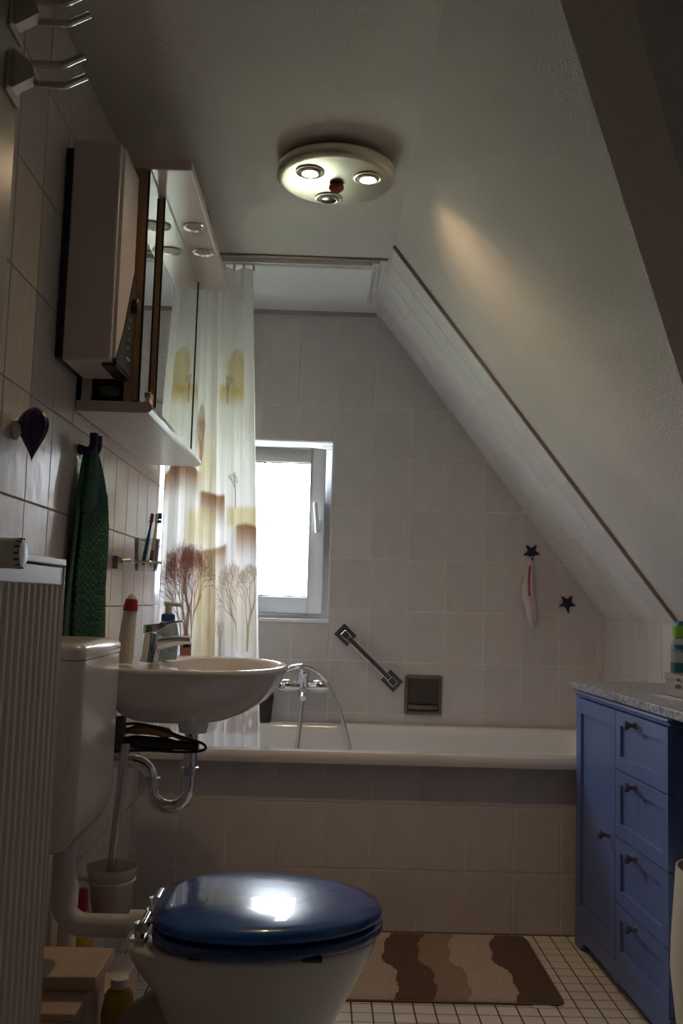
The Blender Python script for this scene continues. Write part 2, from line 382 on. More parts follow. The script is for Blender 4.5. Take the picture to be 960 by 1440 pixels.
mb = MB().box(gm-.007, gm+.007, sy0+.018, sy0+.024, gz0, gz1); mb.box(gx0, gm-.007, sy0+.018, sy0+.024, hm-.007, hm+.007); mb.box(gm+.007, gx1, sy0+.018, sy0+.024, hm-.007, hm+.007)
mb.xf(tilt).build('glazing_bar', 'bar_film', sash)
for (a0, a1) in ((gx0, gm), (gm, gx1)):
    for (c0, c1) in ((gz0, hm), (hm, gz1)):
        MB().add([(a0, sy0+.014, c0), (a1, sy0+.014, c0), (a1, sy0+.014, c1), (a0, sy0+.014, c1)], [(0, 1, 2, 3)]).xf(tilt).build('pane', 'pane', sash)
hx, hz = sx1-.027, 1.325
mb = MB().box(hx-.011, hx+.011, sy0-.010, sy0, hz-.03, hz+.035); mb.tube([(hx, sy0-.01, hz-.005), (hx, sy0-.045, hz-.005)], .008)
mb.tube(spline([(hx, sy0-.045, hz-.014), (hx-.003, sy0-.048, hz+.02), (hx-.012, sy0-.046, hz+.105)], 4), [.009]*4+[.008]*5, 8)
mb.xf(tilt).build('window_handle', 'pvc', sash, smooth=40)

# ------------------------------------------------------------------ bathtub
def rrect(x0, x1, y0, y1, r, z, n=6):
    o = []
    for cx, cy, a0 in ((x1-r, y1-r, 0), (x0+r, y1-r, 90), (x0+r, y0+r, 180), (x1-r, y0+r, 270)):
        for k in range(n+1):
            a = math.radians(a0+90*k/n); o.append(Vector((cx+r*math.cos(a), cy+r*math.sin(a), z)))
    return o
tub = thing('bathtub', 'white enamelled bathtub built in behind a tiled apron', 'bathtub', ((XL+XR)/2, 3.41, .13))
x0, x1, y0, y1 = XL+.004, XR-.006, 3.036, YB-.006
rings = [rrect(x0+.012, x1-.012, y0+.012, y1, .02, .521), rrect(x0, x1, y0+.003, y1, .02, .524), rrect(x0, x1, y0, y1, .02, .535), rrect(x0, x1, y0, y1, .02, .55), rrect(x0+.004, x1-.004, y0+.006, y1, .02, .5595),
         rrect(x0+.05, x1-.075, y0+.048, y1-.05, .09, .5605), rrect(x0+.06, x1-.088, y0+.058, y1-.058, .10, .553), rrect(x0+.07, x1-.10, y0+.066, y1-.064, .11, .52), rrect(x0+.09, x1-.20, y0+.085, y1-.075, .13, .34), rrect(x0+.13, x1-.36, y0+.11, y1-.10, .14, .22), rrect(x0+.2, x1-.45, y0+.16, y1-.15, .12, .18)]
MB().loft(rings, False, True).build('basin', 'enamel', tub, smooth=50)
MB().lathe([(.026, 0), (.026, .004), (.02, .006)], (-.2, 3.41, .181), 'Z').build('drain_cap', 'chrome', tub, smooth=40)

# ------------------------------------------------------------------ curtain rail + shower curtain
rail = thing('curtain_rail', 'white double-track curtain rail screwed to the ceiling over the bath', 'curtain rail', (-.2, 3.24, ZC-.012))
zc = ZC+.012
MB().box(XL, .135, 3.19, 3.207, zc-.016, zc-.0005).box(XL, .135, 3.215, 3.232, zc-.016, zc-.0005).box(XL, .135, 3.207, 3.215, zc-.006, zc-.0005).build('track', 'plastic_white', rail)
MB().box(.135, .16, 3.165, 3.25, zc-.016, zc-.0005).build('corner_bracket', 'cream', rail, bevel=.002)
MB().box(.137, .144, 3.25, 3.62, zc-.016, zc-.0005).box(.152, .162, 3.25, 3.62, zc-.016, zc-.0005).box(.144, .152, 3.25, 3.62, zc-.006, zc-.0005).build('return_track', 'plastic_white', rail)
for p in ((.02, 3.211), (.148, 3.20), (.148, 3.40)): MB().lathe([(.004, -.003), (.003, -.0045)], (p[0], p[1], zc-.004-.012), 'Z', 10).build('screw', 'steel', rail)

import numpy as np
def curtain_print(W, H, z0, z1):
    """flat textile print: (H, W, 3) colours, column = across the cloth, row = height"""
    rs = np.random.RandomState(4); P = np.empty((H, W, 3)); P[:] = (.82, .80, .78)
    T, Zc = np.meshgrid(np.linspace(0, 1, W), np.linspace(z0, z1, H))
    ss = lambda x, a, b: (lambda q: q*q*(3-2*q))(np.clip((x-a)/(b-a), 0, 1))
    nzs = sum(np.sin(T*f*13+g)*np.sin(Zc*f*9+h)/f**.7 for f, g, h in rs.uniform(1, 9, (14, 3)))*.25
    def put(mask, c, k): 
        m = np.clip(mask*k, 0, 1)[..., None]; P[:] = P*(1-m)+np.array(c)*m
    def box(t0, t1, a0, a1, st=.02, sz=.015): return ss(T, t0-st, t0+st)*ss(T, t1+st, t1-st)*ss(Zc, a0-sz, a0+sz)*ss(Zc, a1+sz, a1-sz)
    def ell(t, z, rt, rz): return ss(((T-t)/rt)**2+((Zc-z)/rz)**2+nzs*.25, 1.15, .75)
    och, brn, gold, red = (.55, .41, .07), (.27, .115, .04), (.56, .44, .20), (.14, .045, .02)
    put(ell(.79, 1.82, .085, .085), och, .55); put(box(.60, .88, 1.69, 1.765, .02, .02)*ss(Zc, 1.66, 1.76), och, .75)
    put(ell(.14, 1.82, .07, .08), och, .4); put(box(.04, .25, 1.69, 1.76), och, .5)
    put(ell(.40, 1.60, .035, .10), brn, .55*1)
    edge = 1.455+.035*np.sin(T*8-.2); put(ss(Zc, edge+.008, edge-.008)*ss(Zc, edge-.13, edge)*ss(T, .42, .36), brn, .95)
    put(box(.38, .56, 1.40, 1.56, .02, .07), och, .45)
    e2 = 1.415-.05*T; put(ss(Zc, e2+.008, e2-.008)*ss(Zc, e2-.14, e2)*box(.40, .66, 1, 2), brn, .95)
    put(box(.70, 1.1, 1.28, 1.345, .02, .012), och, .55)
    e3 = 1.275+.012*np.sin(T*9); put(ss(Zc, e3+.008, e3-.008)*ss(Zc, e3-.16, e3)*ss(T, .72, .80), brn, .95)
    put(box(.28, .56, 1.21, 1.33, .03, .03), och, .5)
    e4 = 1.20+.10*(T-.55); put(ss(Zc, e4+.008, e4-.008)*ss(Zc, e4-.10, e4)*box(.40, .70, 1, 2), brn, .9)
    put(box(.36, .60, .80, 1.18, .04, .05)*(.65+.5*nzs), gold, 1.1); put(box(.60, .70, .80, 1.16, .02, .05), (.45, .36, .31), .55)
    put(box(.68, .98, .86, 1.10, .04, .06), gold, .35)
    put(box(.0, 1.0, .585, .66, .05, .01)*(nzs > -.1), brn, .45)
    def stroke(x0, y0, x1, y1, wd, c, k):
        n = int(max(abs(x1-x0)*W, abs(y1-y0)/(z1-z0)*H)*1.5)+2
        for q in np.linspace(0, 1, n):
            x = (x0+(x1-x0)*q)*(W-1); y = (y0+(y1-y0)*q-z0)/(z1-z0)*(H-1); h = wd/2*(W-1)
            for i in range(int(x-h-1), int(x+h+2)):
                if 0 <= i < W and 0 <= int(y) < H:
                    m = k*min(1, max(0, h+.6-abs(i-x))); P[int(y), i] = P[int(y), i]*(1-m)+np.array(c)*m
    def tree(x, y, ln, a, wd, dep, c, k, asp):
        x1, y1 = x+ln*math.sin(a)*asp, y+ln*math.cos(a); stroke(x, y, x1, y1, wd, c, k)
        if dep == 0: return
        for da in ((-.30, .24) if dep % 3 else (-.42, .02, .36)): tree(x1, y1, ln*rs.uniform(.72, .88), a+da+rs.uniform(-.13, .13), wd*.62, dep-1, c, k*.97, asp)
    for dx, a in ((-.02, -.22), (.0, -.03), (.025, .12)): tree(.30+dx, .82, .090, a, .026, 8, red, .75, 1.1)
    stroke(.31, .66, .30, .90, .075, red, .95)
    for dx, a in ((-.05, -.2), (.06, .1)): tree(.84+dx, .86, .070, a, .018, 7, (.28, .17, .06), .6, 1.2)
    tree(.76, 1.345, .035, 0, .012, 4, red, .7, 1.0); tree(.62, .84, .035, 0, .012, 4, (.25, .12, .10), .6, 1.1)
    tree(.70, 1.70, .03, .1, .010, 4, brn, .5, 1.0); tree(.40, 1.49, .045, 0, .012, 5, brn, .6, .7)
    return P
def curtain_mat():
    m, N, L = nt('printed_curtain_fabric'); N.remove(N['Principled BSDF']); out = N['Material Output']
    at = N.new('ShaderNodeAttribute'); at.attribute_name = 'print'; col = at.outputs['Color']
    d = N.new('ShaderNodeBsdfDiffuse'); t = N.new('ShaderNodeBsdfTranslucent'); L.new(col, d.inputs[0]); L.new(col, t.inputs[0])
    mx = N.new('ShaderNodeMixShader'); mx.inputs[0].default_value = .5; L.new(d.outputs[0], mx.inputs[1]); L.new(t.outputs[0], mx.inputs[2])
    g = N.new('ShaderNodeBsdfGlossy'); g.inputs['Roughness'].default_value = .35; m2 = N.new('ShaderNodeMixShader'); m2.inputs[0].default_value = .05
    L.new(mx.outputs[0], m2.inputs[1]); L.new(g.outputs[0], m2.inputs[2]); L.new(m2.outputs[0], out.inputs[0])
    return m
M['curtain'] = curtain_mat()
nu, nz = 280, 700; vs, fs = [], []
zt, zb = zc-.03, .475
for j in range(nz+1):
    z = zt + (zb-zt)*j/nz; q = j/nz
    xr = -.277 + .085*q; xl = -.562
    for i in range(nu+1):
        t = i/nu
        amp = (.020 + .016*q)*(.55+.45*math.sin(5.1*t+1.3)**2)
        ph = 2*PI*(5.6*t + .25*math.sin(4.2*t+.4)) + .5*q*math.sin(7*t)
        s = math.sin(ph); y = 3.222 + amp*(abs(s)**.7)*(1 if s > 0 else -1) + .006*math.sin(19*t+2*q)
        x = xl + (xr-xl)*t + .004*math.sin(2*ph+.5)
        if t > .94: y += (t-.94)*.35*q
        vs.append((x, y, z))
for j in range(nz):
    for i in range(nu): a = j*(nu+1)+i; fs.append((a, a+1, a+nu+2, a+nu+1))
cur = thing('shower_curtain', 'gathered white shower curtain printed with bare brown trees', 'shower curtain', (-.4, 3.22, zb))
me = bpy.data.meshes.new('curtain_fabric'); me.from_pydata([Vector(v)-ORG[cur] for v in vs], [], fs)
at = me.attributes.new('print', 'FLOAT_COLOR', 'POINT')
pr_ = curtain_print(nu+1, nz+1, zb, zt)[::-1]
at.data.foreach_set('color', np.concatenate([pr_, np.ones((nz+1, nu+1, 1))], 2).astype(np.float32).ravel())
me.shade_smooth(); me.materials.append(M['curtain']); co = bpy.data.objects.new('curtain_fabric', me); COL.objects.link(co); co.parent = cur; ORG[co] = ORG[cur]
for i in range(9):
    x = -.55 + i*.034
    MB().box(x-.004, x+.004, 3.217, 3.230, zt-.006, zc-.0165).build('glider', 'plastic_white', cur)

# ------------------------------------------------------------------ bath fittings on the back wall
YW = YB-.003
mx = thing('bath_mixer', 'chrome bath mixer with hand shower on the tiled wall', 'bath tap', (-.065, YW, .66))
for x in (-.140, .008): MB().lathe([(.026, 0), (.026, .004), (.017, .010), (.017, .05)], (x, YW, .703), -Y_).build('wall_union', 'chrome', mx, smooth=40)
MB().lathe([(.001, -.098), (.024, -.095), (.030, -.075), (.028, -.045), (.021, -.03), (.021, .03), (.028, .045), (.030, .075), (.024, .095), (.001, .098)], (-.066, YW-.065, .703), 'X', 20).build('body', 'chrome', mx, smooth=40)
MB().lathe([(.001, -.048), (.018, -.046), (.021, -.02), (.021, .035), (.026, .042), (.026, .06), (.02, .068), (.001, .07)], (-.066, YW-.07, .703), 'Z', 20).build('cartridge', 'chrome', mx, smooth=40)
MB().tube(spline([(-.066, YW-.08, .765), (-.075, YW-.11, .775), (-.09, YW-.17, .782)], 4), [.013, .013, .012, .011, .011, .010, .010, .009, .008], 10).build('lever', 'chrome', mx, smooth=40)
MB().tube(spline([(-.066, YW-.085, .69), (-.066, YW-.13, .685), (-.066, YW-.165, .665)], 4), .013, 12).build('spout', 'chrome', mx, smooth=40)
hs = MB().tube(spline([(-.165, YW-.09, .725), (-.15, YW-.10, .752), (-.115, YW-.10, .772), (-.06, YW-.10, .780), (-.01, YW-.10, .760), (.025, YW-.09, .725)], 6), [.014]*6+[.012]*12+[.009]*13, 12).build('hand_shower', 'chrome', mx, smooth=40)
MB().lathe([(.012, 0), (.034, .006), (.036, .018), (.03, .022)], (-.165, YW-.09, .722), (-.3, 0, -1)).build('shower_head', 'chrome', hs, smooth=40)
hose = spline([(.022, YW-.088, .728), (.055, YW-.095, .665), (.09, YW-.12, .58), (.118, YW-.16, .48), (.12, YW-.21, .36), (.06, YW-.25, .27), (-.03, YW-.22, .29), (-.078, YW-.15, .42), (-.075, YW-.10, .55), (-.066, YW-.075, .655)], 12)
MB().tube(hose, .0075, 10).build('hose', 'steel', mx, smooth=60)

gb = thing('grab_bar', 'chrome grab bar slanting between two square wall plates', 'grab bar', (.185, YW, .7))
p0, p1 = Vector((.093, YW, .902)), Vector((.281, YW, .727)); dr = (p1-p0).normalized(); pr = Vector((dr.z, 0, -dr.x))
for p in (p0, p1):
    MB().prism([p+dr*.036+pr*.03, p-dr*.036+pr*.03, p-dr*.036-pr*.03, p+dr*.036-pr*.03], (0, -.006, 0)).build('wall_plate', 'chrome', gb, bevel=.0015)
    MB().prism([p+dr*.017+pr*.014, p-dr*.017+pr*.014, p-dr*.017-pr*.014, p+dr*.017-pr*.014], (0, -.05, 0)).build('post', 'chrome', gb, bevel=.003)
e = Vector((0, -1, 0)); a = p0+e*.036; b = p1+e*.036
mb = MB(); rg = []
for p in (a, b): rg.append([p+pr*.011, p+pr*.011+e*.013, p-pr*.011+e*.013, p-pr*.011])
mb.loft(rg).build('bar', 'chrome', gb, bevel=.003)

sd = thing('soap_dish', 'brown glazed square soap dish set into the tiles', 'soap dish', (.406, YW, .603))
cx, cz, h = .406, .675, .0735
mb = MB(); t = .012
for b in ((cx-h, cx-h+t, cz-h, cz+h), (cx+h-t, cx+h, cz-h, cz+h), (cx-h+t, cx+h-t, cz-h, cz-h+t), (cx-h+t, cx+h-t, cz+h-t, cz+h)): mb.box(b[0], b[1], YW-.012, YW, b[2], b[3])
mb.build('rim', 'olive', sd, bevel=.003)
MB().box(cx-h+t, cx+h-t, YW-.003, YW, cz-h+t, cz+h-t).build('recess', mat('dark_glaze', (.085, .068, .055), .3), sd)
n = 16; rgs = []
for (k, zz) in ((1., cz-h+.020), (1., cz-h+.034), (.86, cz-h+.036), (.80, cz-h+.024)):
    rgs.append([Vector((cx+(h-t-.001)*k*math.cos(PI*i/n), YW-.003-.035*k*math.sin(PI*i/n), zz)) for i in range(n+1)])
MB().loft(rgs).build('cup', 'olive', sd, smooth=50)

def star(cx, cz, r, label):
    pts = []
    for i in range(10):
        a = -PI/2 + i*PI/5 + .06; rr = r if i % 2 == 0 else r*.45; pts.append((cx+rr*math.cos(a), YW, cz+rr*math.sin(a)))
    mb = MB(); c = Vector((cx, YW-.006, cz))
    back = [Vector(p) for p in pts]; frontr = [c + (Vector(p)-Vector((cx, YW, cz)))*.93 + Vector((0, 0, 0)) for p in pts]
    mb.loft([back, [p+Vector((0, -.005, 0)) for p in back], frontr], True, False); o = len(mb.v)
    mb.add(frontr+[Vector((cx, YW-.011, cz))], [(i, (i+1) % 10, 10) for i in range(10)])
    return mb
t = thing('star_hook', 'dark blue star hook holding the pale pink washcloth', 'hook', (.831, YW, 1.22), 'star hooks on the back wall')
star(.831, 1.253, .037, '').build('star', 'navy', t); MB().tube([(.829, YW-.008, 1.225), (.829, YW-.026, 1.215), (.829, YW-.028, 1.228)], .003, 8).build('peg', 'navy', t)
t = thing('star_hook', 'empty dark blue star hook low beside the slanted tiles', 'hook', (.976, YW, 1.02), 'star hooks on the back wall')
star(.976, 1.052, .037, '').build('star', 'navy', t); MB().tube([(.975, YW-.008, 1.025), (.975, YW-.026, 1.015), (.975, YW-.028, 1.028)], .003, 8).build('peg', 'navy', t)
# washcloth
wc = thing('washcloth', 'pale pink washcloth with a red border hanging from a star hook', 'washcloth', (.82, YW-.03, .955))
rgs = []
for (z, wx, wy, dx) in ((1.218, .004, .004, .009), (1.20, .012, .008, .000), (1.17, .018, .012, -.004), (1.12, .021, .016, -.004), (1.07, .022, .018, -.002), (1.03, .020, .018, .004), (.99, .018, .015, .010), (.965, .012, .011, .010), (.955, .005, .005, .009)):
    rgs.append([Vector((.819+dx+wx*(1+.22*math.sin(3*a+z*34)+.10*math.sin(5*a-z*60))*math.cos(a), YW-.027+wy*(1+.16*math.sin(4*a+1+z*20))*math.sin(a), z)) for a in [2*PI*i/28 for i in range(28)]])
clo = MB().loft(rgs).build('cloth', 'terry_pink', wc, smooth=80)
MB().tube(spline([(.815, YW-.046, 1.195), (.812, YW-.048, 1.15), (.812, YW-.050, 1.10), (.815, YW-.048, 1.075)], 5), .0035, 6).build('border', 'red', clo)
MB().tube(spline([(.826, YW-.029, 1.206), (.822, YW-.029, 1.228), (.832, YW-.029, 1.232), (.834, YW-.029, 1.222), (.829, YW-.029, 1.206)], 5), .0018, 6).build('hanging_loop', 'terry_pink', wc)

MB().lathe([(.001, 0), (.024, .001), (.026, .01), (.026, .10), (.020, .118), (.011, .122), (.011, .15), (.001, .151)], (-.215, YB-.055, .5605), (.10, 0, 1), 18, 1, .62).build('shampoo_bottle', 'dark_bottle', None, smooth=40, label='dark brown bottle standing on the bathtub ledge under the window', cat='bottle')

# ------------------------------------------------------------------ ceiling lamp
LX, LY, LZ = .0, 2.435, 2.148
lamp = thing('ceiling_lamp', 'round satin metal ceiling lamp with three swivel spots', 'ceiling lamp', (LX, LY, LZ))
MB().lathe([(.10, ZC-LZ-.0005), (.10, .046), (.148, .040), (.158, .030), (.158, .012), (.152, .003), (.142, .0), (.001, -.002)], (LX, LY, LZ), 'Z', 64).build('disc', 'lamp_metal', lamp, smooth=40)
MB().lathe([(.001, .002), (.013, .001), (.020, -.005), (.020, -.012), (.014, -.018), (.004, -.026), (.001, -.027)], (LX+.002, LY+.01, LZ-.002), 'Z', 20).build('finial', 'redwood', lamp, smooth=50)
spots = [(-.068, 2.375, True, (-.10, 2.20, 0)), (.084, 2.40, True, (.56, 2.72, 1.35)), (-.018, 2.535, False, None)]
for (x, y, on, aim) in spots:
    z = LZ-.001
    hd = MB().lathe([(.038, .001), (.038, -.003), (.034, -.004), (.030, -.002), (.030, .001)], (x, y, z), 'Z', 32, cap=False).build('spot_ring', 'lamp_metal', lamp, smooth=40)
    MB().lathe([(.029, 0), (.029, -.005), (.024, -.008), (.021, -.007), (.021, .0)], (x, y, z), 'Z', 28, cap=False).build('spot_head', 'steel', hd, smooth=40)
    MB().lathe([(.0205, -.001), (.0205, -.004), (.012, -.0052), (.001, -.0055)], (x, y, z), 'Z', 24).build('bulb', 'bulb_on' if on else 'dark_lens', hd, smooth=40)
    if on:
        l = bpy.data.lights.new('spot_light', 'SPOT'); lo = bpy.data.objects.new('spot_light', l); COL.objects.link(lo)
        lo.location = (x, y, z-.02); l.color = (1, .66, .36); l.shadow_soft_size = .02 if x < 0 else .04; l.energy = 8.5 if x < 0 else 7.5; l.spot_size = math.radians(140 if x < 0 else 108); l.spot_blend = 1.0
        lo.rotation_euler = (Vector(aim)-Vector((x, y, z))).to_track_quat('-Z', 'Y').to_euler()

# ------------------------------------------------------------------ water heater
HT = thing('water_heater', 'white instantaneous water heater mounted high on the wall', 'water heater', (-.51, 2.0, 1.51))
hy0, hy1, hz0, hz1 = 1.915, 2.09, 1.51, 1.985
MB().box(XL+.0035, XL+.018, hy0+.004, hy1-.006, hz0+.006, hz1-.02).build('back_plate', 'black', HT)
MB().prism([(XL+.018, hy0, hz0), (-.452, hy0, hz0+.004), (-.452, hy0, hz1-.004), (XL+.018, hy0, hz1)], (0, hy1-hy0, 0)).build('casing', 'boiler', HT, bevel=.006)
MB().prism([(-.452, hy0+.01, hz0+.012), (-.446, hy0+.016, hz0+.012), (-.446, hy1-.016, hz0+.012), (-.452, hy1-.01, hz0+.012)], (0, 0, hz1-hz0-.024)).build('front_panel', 'boiler', HT)
dp = MB().prism([(-.4458, 1.928, 1.514), (-.4458, 2.080, 1.514), (-.4458, 2.080, 1.735), (-.4458, 2.072, 1.75), (-.4458, 2.045, 1.70), (-.4458, 1.995, 1.60)], (.002, 0, 0)).build('control_panel', 'display', HT)
MB().box(-.475, -.4455, 1.94, 2.076, 1.5065, 1.5135).build('display_foot', 'black', HT)
MB().lathe([(.016, 0), (.016, .012), (.013, .014), (.001, .014)], (-.444, 2.066, 1.675), 'X', 20).build('dial', 'black', dp, smooth=40)
for k in range(4): MB().box(-.4442, -.4434, 2.03+.012*(k % 2), 2.042+.010*(k % 2), 1.57+.022*k, 1.573+.022*k).build('print_line', 'plastic_white', dp)
MB().box(-.4442, -.4434, 2.030, 2.060, 1.546, 1.5505).build('print_line', 'plastic_white', dp)

# ------------------------------------------------------------------ mirror cabinet
mc = thing('mirror_cabinet', 'mirrored bathroom cabinet with a light canopy above the washbasin', 'mirror cabinet', (-.49, 2.52, 1.44))
cy0, cy1 = 2.10, 2.945
MB().box(XL+.0035, -.556, cy0, cy1, 1.466, 2.01).build('back_panel', 'cabinet_inside', mc)
for y in (2.262, 2.83): MB().box(-.556, -.445, y, y+.014, 1.466, 2.01).build('partition', 'cabinet_inside', mc)
MB().box(XL+.0035, -.445, cy1-.016, cy1, 1.466, 2.01).build('side_panel', 'cabinet_white', mc)
MB().box(-.462, -.4447, cy0, cy0+.014, 1.466, 2.01).build('door_stile', 'wood', mc)
MB().box(XL+.0035, -.556+.02, cy0, cy0+.012, 1.466, 2.01).build('rear_stile', 'cabinet_white', mc)
sh = MB().prism([(XL+.0035, cy0, 1.441), (-.405, cy0, 1.441), (-.398, cy0, 1.447), (-.396, cy0, 1.4535), (-.398, cy0, 1.46), (-.405, cy0, 1.466), (XL+.0035, cy0, 1.466)], (0, cy1-cy0, 0)).build('bottom_shelf', 'cabinet_white', mc, smooth=35)
MB().box(-.3965, -.394, cy0+.006, cy1-.004, 1.449, 1.458).build('edge_strip', 'chrome', sh)
cp = MB().box(XL+.0035, -.332, cy0, cy1, 2.01, 2.037).build('light_canopy', 'cabinet_white', mc, bevel=.004)
for y in (2.432, 2.612):
    dl = MB().lathe([(.0225, -.001), (.030, -.003), (.030, -.0005), (.0225, .001)], (-.370, y, 2.0095), 'Z', 28, cap=False).build('downlight_ring', 'chrome', cp, smooth=40)
    MB().lathe([(.0225, -.0005), (.014, .0003), (.001, .0004)], (-.370, y, 2.0090), 'Z', 24).build('downlight_lens', 'frosted_lens', dl, smooth=40)
for (a, b, xf) in ((2.102, 2.248, -.431), (2.252, 2.858, -.421), (2.862, 2.943, -.4190)):
    d = MB().box(-.4445, xf, a, b, 1.469, 2.006).build('mirror_door', 'wood' if a < 2.8 else 'darkgrey', mc)
    MB().box(xf, xf+.0045, a, b, 1.469, 2.006).build('mirror_pane', 'mirror', d)
    MB().box(xf+.0002, xf+.0048, a-.0012, a, 1.469, 2.006).build('mirror_edge', 'black', d)
def bowl(name, c, r, h, m, label, cat):
    return MB().lathe([(r*.45, 0), (r*.7, .002), (r*.93, h*.5), (r, h), (r*.96, h), (r*.88, h*.5), (r*.6, .006), (.001, .005)], c, 'Z', 28).build(name, m, None, smooth=50, label=label, cat=cat, loc=c)
bowl('glass_bowl', (-.495, 2.155, 1.4665), .048, .034, 'green_glass', 'green glass bowl inside the mirror cabinet', 'bowl')
t = thing('nail_brush', 'small wooden nail brush on the mirror cabinet ledge', 'brush', (-.411, 2.135, 1.4665))
hb = MB().box(-.418, -.403, 2.108, 2.150, 1.478, 1.492).build('handle', 'wood', t, bevel=.004); MB().box(-.416, -.405, 2.110, 2.148, 1.4667, 1.478).build('bristles', 'cream', t)
t = thing('spray_bottle', 'green bottle with a white cap on top of the light canopy', 'bottle', (-.375, 2.58, 2.0372))
MB().lathe([(.001, 0), (.019, .001), (.02, .006), (.02, .075), (.012, .088)], (-.375, 2.58, 2.0372), 'Z', 20).build('bottle_body', 'dark_green', t, smooth=40)
MB().lathe([(.013, .088), (.014, .09), (.014, .125), (.001, .127)], (-.375, 2.58, 2.0372), 'Z', 18).build('cap', 'bottle_white', t, smooth=40)

# ------------------------------------------------------------------ wall shell, towel hook, towel
XT = XL+.0032
shl = thing('shell_ornament', 'dark violet scallop shell stuck on the left wall', 'shell', (XT, 1.70, 1.268))
rgs = []
for k in range(25):
    q = k/24; z = 1.268+.100*q; wd = max(.0015, (math.sin(PI*min(1, q**1.75))**.7)) if 0 < q < 1 else .02
    rgs.append([Vector((XT+.034+.027*wd*(1+.035*math.cos(11*a_))*math.cos(a_), 1.70+.019*wd*(1+.05*math.cos(11*a_))*math.sin(a_), z)) for a_ in [2*PI*i/66 for i in range(66)]])
MB().loft(rgs).build('shell_half', 'purple', shl, smooth=60)
MB().lathe([(.018, 0), (.020, .004), (.012, .010), (.008, .03)], (XT, 1.70, 1.325), 'X', 24).build('suction_base', 'plastic_white', shl, smooth=40)

hk = thing('towel_hook', 'dark blue double towel hook on the left wall', 'hook', (XT, 2.16, 1.35))
MB().box(XT, XT+.006, 2.135, 2.185, 1.352, 1.372).build('base_plate', 'navy', hk, bevel=.002)
for y in (2.140, 2.180):
    MB().tube(spline([(XT+.004, y, 1.362), (XT+.026, y, 1.358), (XT+.034, y, 1.372), (XT+.034, y, 1.398)], 5), [.009]*6+[.0095]*10, 12).build('prong', 'navy', hk, smooth=50)
# towel: gathered at the hook, widening below, waffle weave on the outer layer
tw = thing('hand_towel', 'green waffle hand towel hanging from the dark blue hook', 'towel', (-.54, 2.19, .885))
def towel_layer(xo, yl, yr, ztop, zbot, bulge, waffle, seed):
    nu, nz = 46, 130; vs = []; fs = []
    for j in range(nz+1):
        q = j/nz; z = ztop+(zbot-ztop)*q; e = 1-math.exp(-q*5.0)
        a = 2.152+(yl-2.152)*e; b = 2.168+(yr-2.168)*e
        for i in range(nu+1):
            t = i/nu; y = a+(b-a)*t
            x = xo + bulge*math.sin(PI*t)*(.35+.65*e) + .006*math.sin(9*t+seed+4*q)*e
            if waffle and q > .2: x += .0016*(1 if (int(z/.0085) + int((y+.5)/.0085)) % 2 else -1)
            vs.append((x, y, z))
    for j in range(nz):
        for i in range(nu): p = j*(nu+1)+i; fs.append((p, p+1, p+nu+2, p+nu+1))
    return MB().add(vs, fs)
towel_layer(XT+.012, 2.068, 2.27, 1.36, .885, .012, False, .4).build('back_fold', 'terry_green', tw, smooth=80, solid=.004)
towel_layer(XT+.026, 2.10, 2.345, 1.365, .885, .028, True, 1.7).build('front_fold', 'terry_green', tw, smooth=25, solid=.004)
rg = [[Vector((XT+.026+wx*math.cos(a), 2.165+wy*math.sin(a), z)) for a in [2*PI*i/18 for i in range(18)]] for (z, wx, wy) in ((1.378, .004, .006), (1.37, .010, .014), (1.33, .016, .026), (1.28, .018, .048), (1.235, .016, .065), (1.215, .012, .058))]
MB().loft(rg).build('top_gather', 'terry_green', tw, smooth=80)

# ------------------------------------------------------------------ tumbler holder
th = thing('tumbler_holder', 'wall holder of grey metal with a ring for the tumbler', 'holder', (XT, 2.63, 1.10))
MB().box(XT, XT+.014, 2.55, 2.625, 1.103, 1.138).build('wall_block', mat('grey_metal', (.28, .27, .25), .35, .6), th, bevel=.002)
TX, TY = -.497, 2.655
MB().tube([(XT+.012, 2.60, 1.125), (-.535, 2.615, 1.128)], .008, 10).build('arm', 'steel', th, smooth=40)
rp = [(TX+.040*math.cos(a), TY+.040*math.sin(a), 1.126) for a in [2*PI*i/40 for i in range(41)]]
MB().tube(rp, .004, 8, False).build('ring', 'chrome', th, smooth=60)
MB().lathe([(.001, .004), (.030, .004), (.032, .012), (.0355, .095), (.0335, .095), (.030, .014), (.001, .012)], (TX, TY, 1.098), 'Z', 32).build('tumbler', 'clear', None, smooth=40, label='clear glass tumbler in the wall holder', cat='tumbler', loc=(TX, TY, 1.098))
def brush(p0, p1, cols, bdir, label):
    t = thing('toothbrush', label, 'toothbrush', p0); p0, p1 = Vector(p0), Vector(p1); d = (p1-p0)
    MB().tube([p0, p0+d*.3, p0+d*.5, p0+d*.7, p0+d*.8, p0+d*.86, p1], [.0045, .0055, .005, .0035, .003, .005, .0045], 8).build('handle', cols[0], t, smooth=60)
    MB().tube([p0+d*.06, p0+d*.28], [.0058, .0062], 8).build('grip', cols[1], t, smooth=60)
    q = p0+d*.93; b = Vector(bdir); s_ = d.normalized()
    MB().tube([q-s_*.012+b*.003, q-s_*.012+b*.013], .0045, 8).tube([q+b*.003, q+b*.013], .0045, 8).tube([q+s_*.009+b*.003, q+s_*.009+b*.012], .0042, 8).build('bristles', cols[2], t)
brush((-.503, 2.640, 1.118), (-.488, 2.672, 1.262), ('blue', 'teal', 'bristle'), (0, -1, 0), 'blue toothbrush with red bristles in the tumbler')
brush((-.484, 2.655, 1.118), (-.476, 2.68, 1.265), ('plastic_white', 'red', 'blue'), (1, 0, 0), 'white toothbrush with blue bristles in the tumbler')

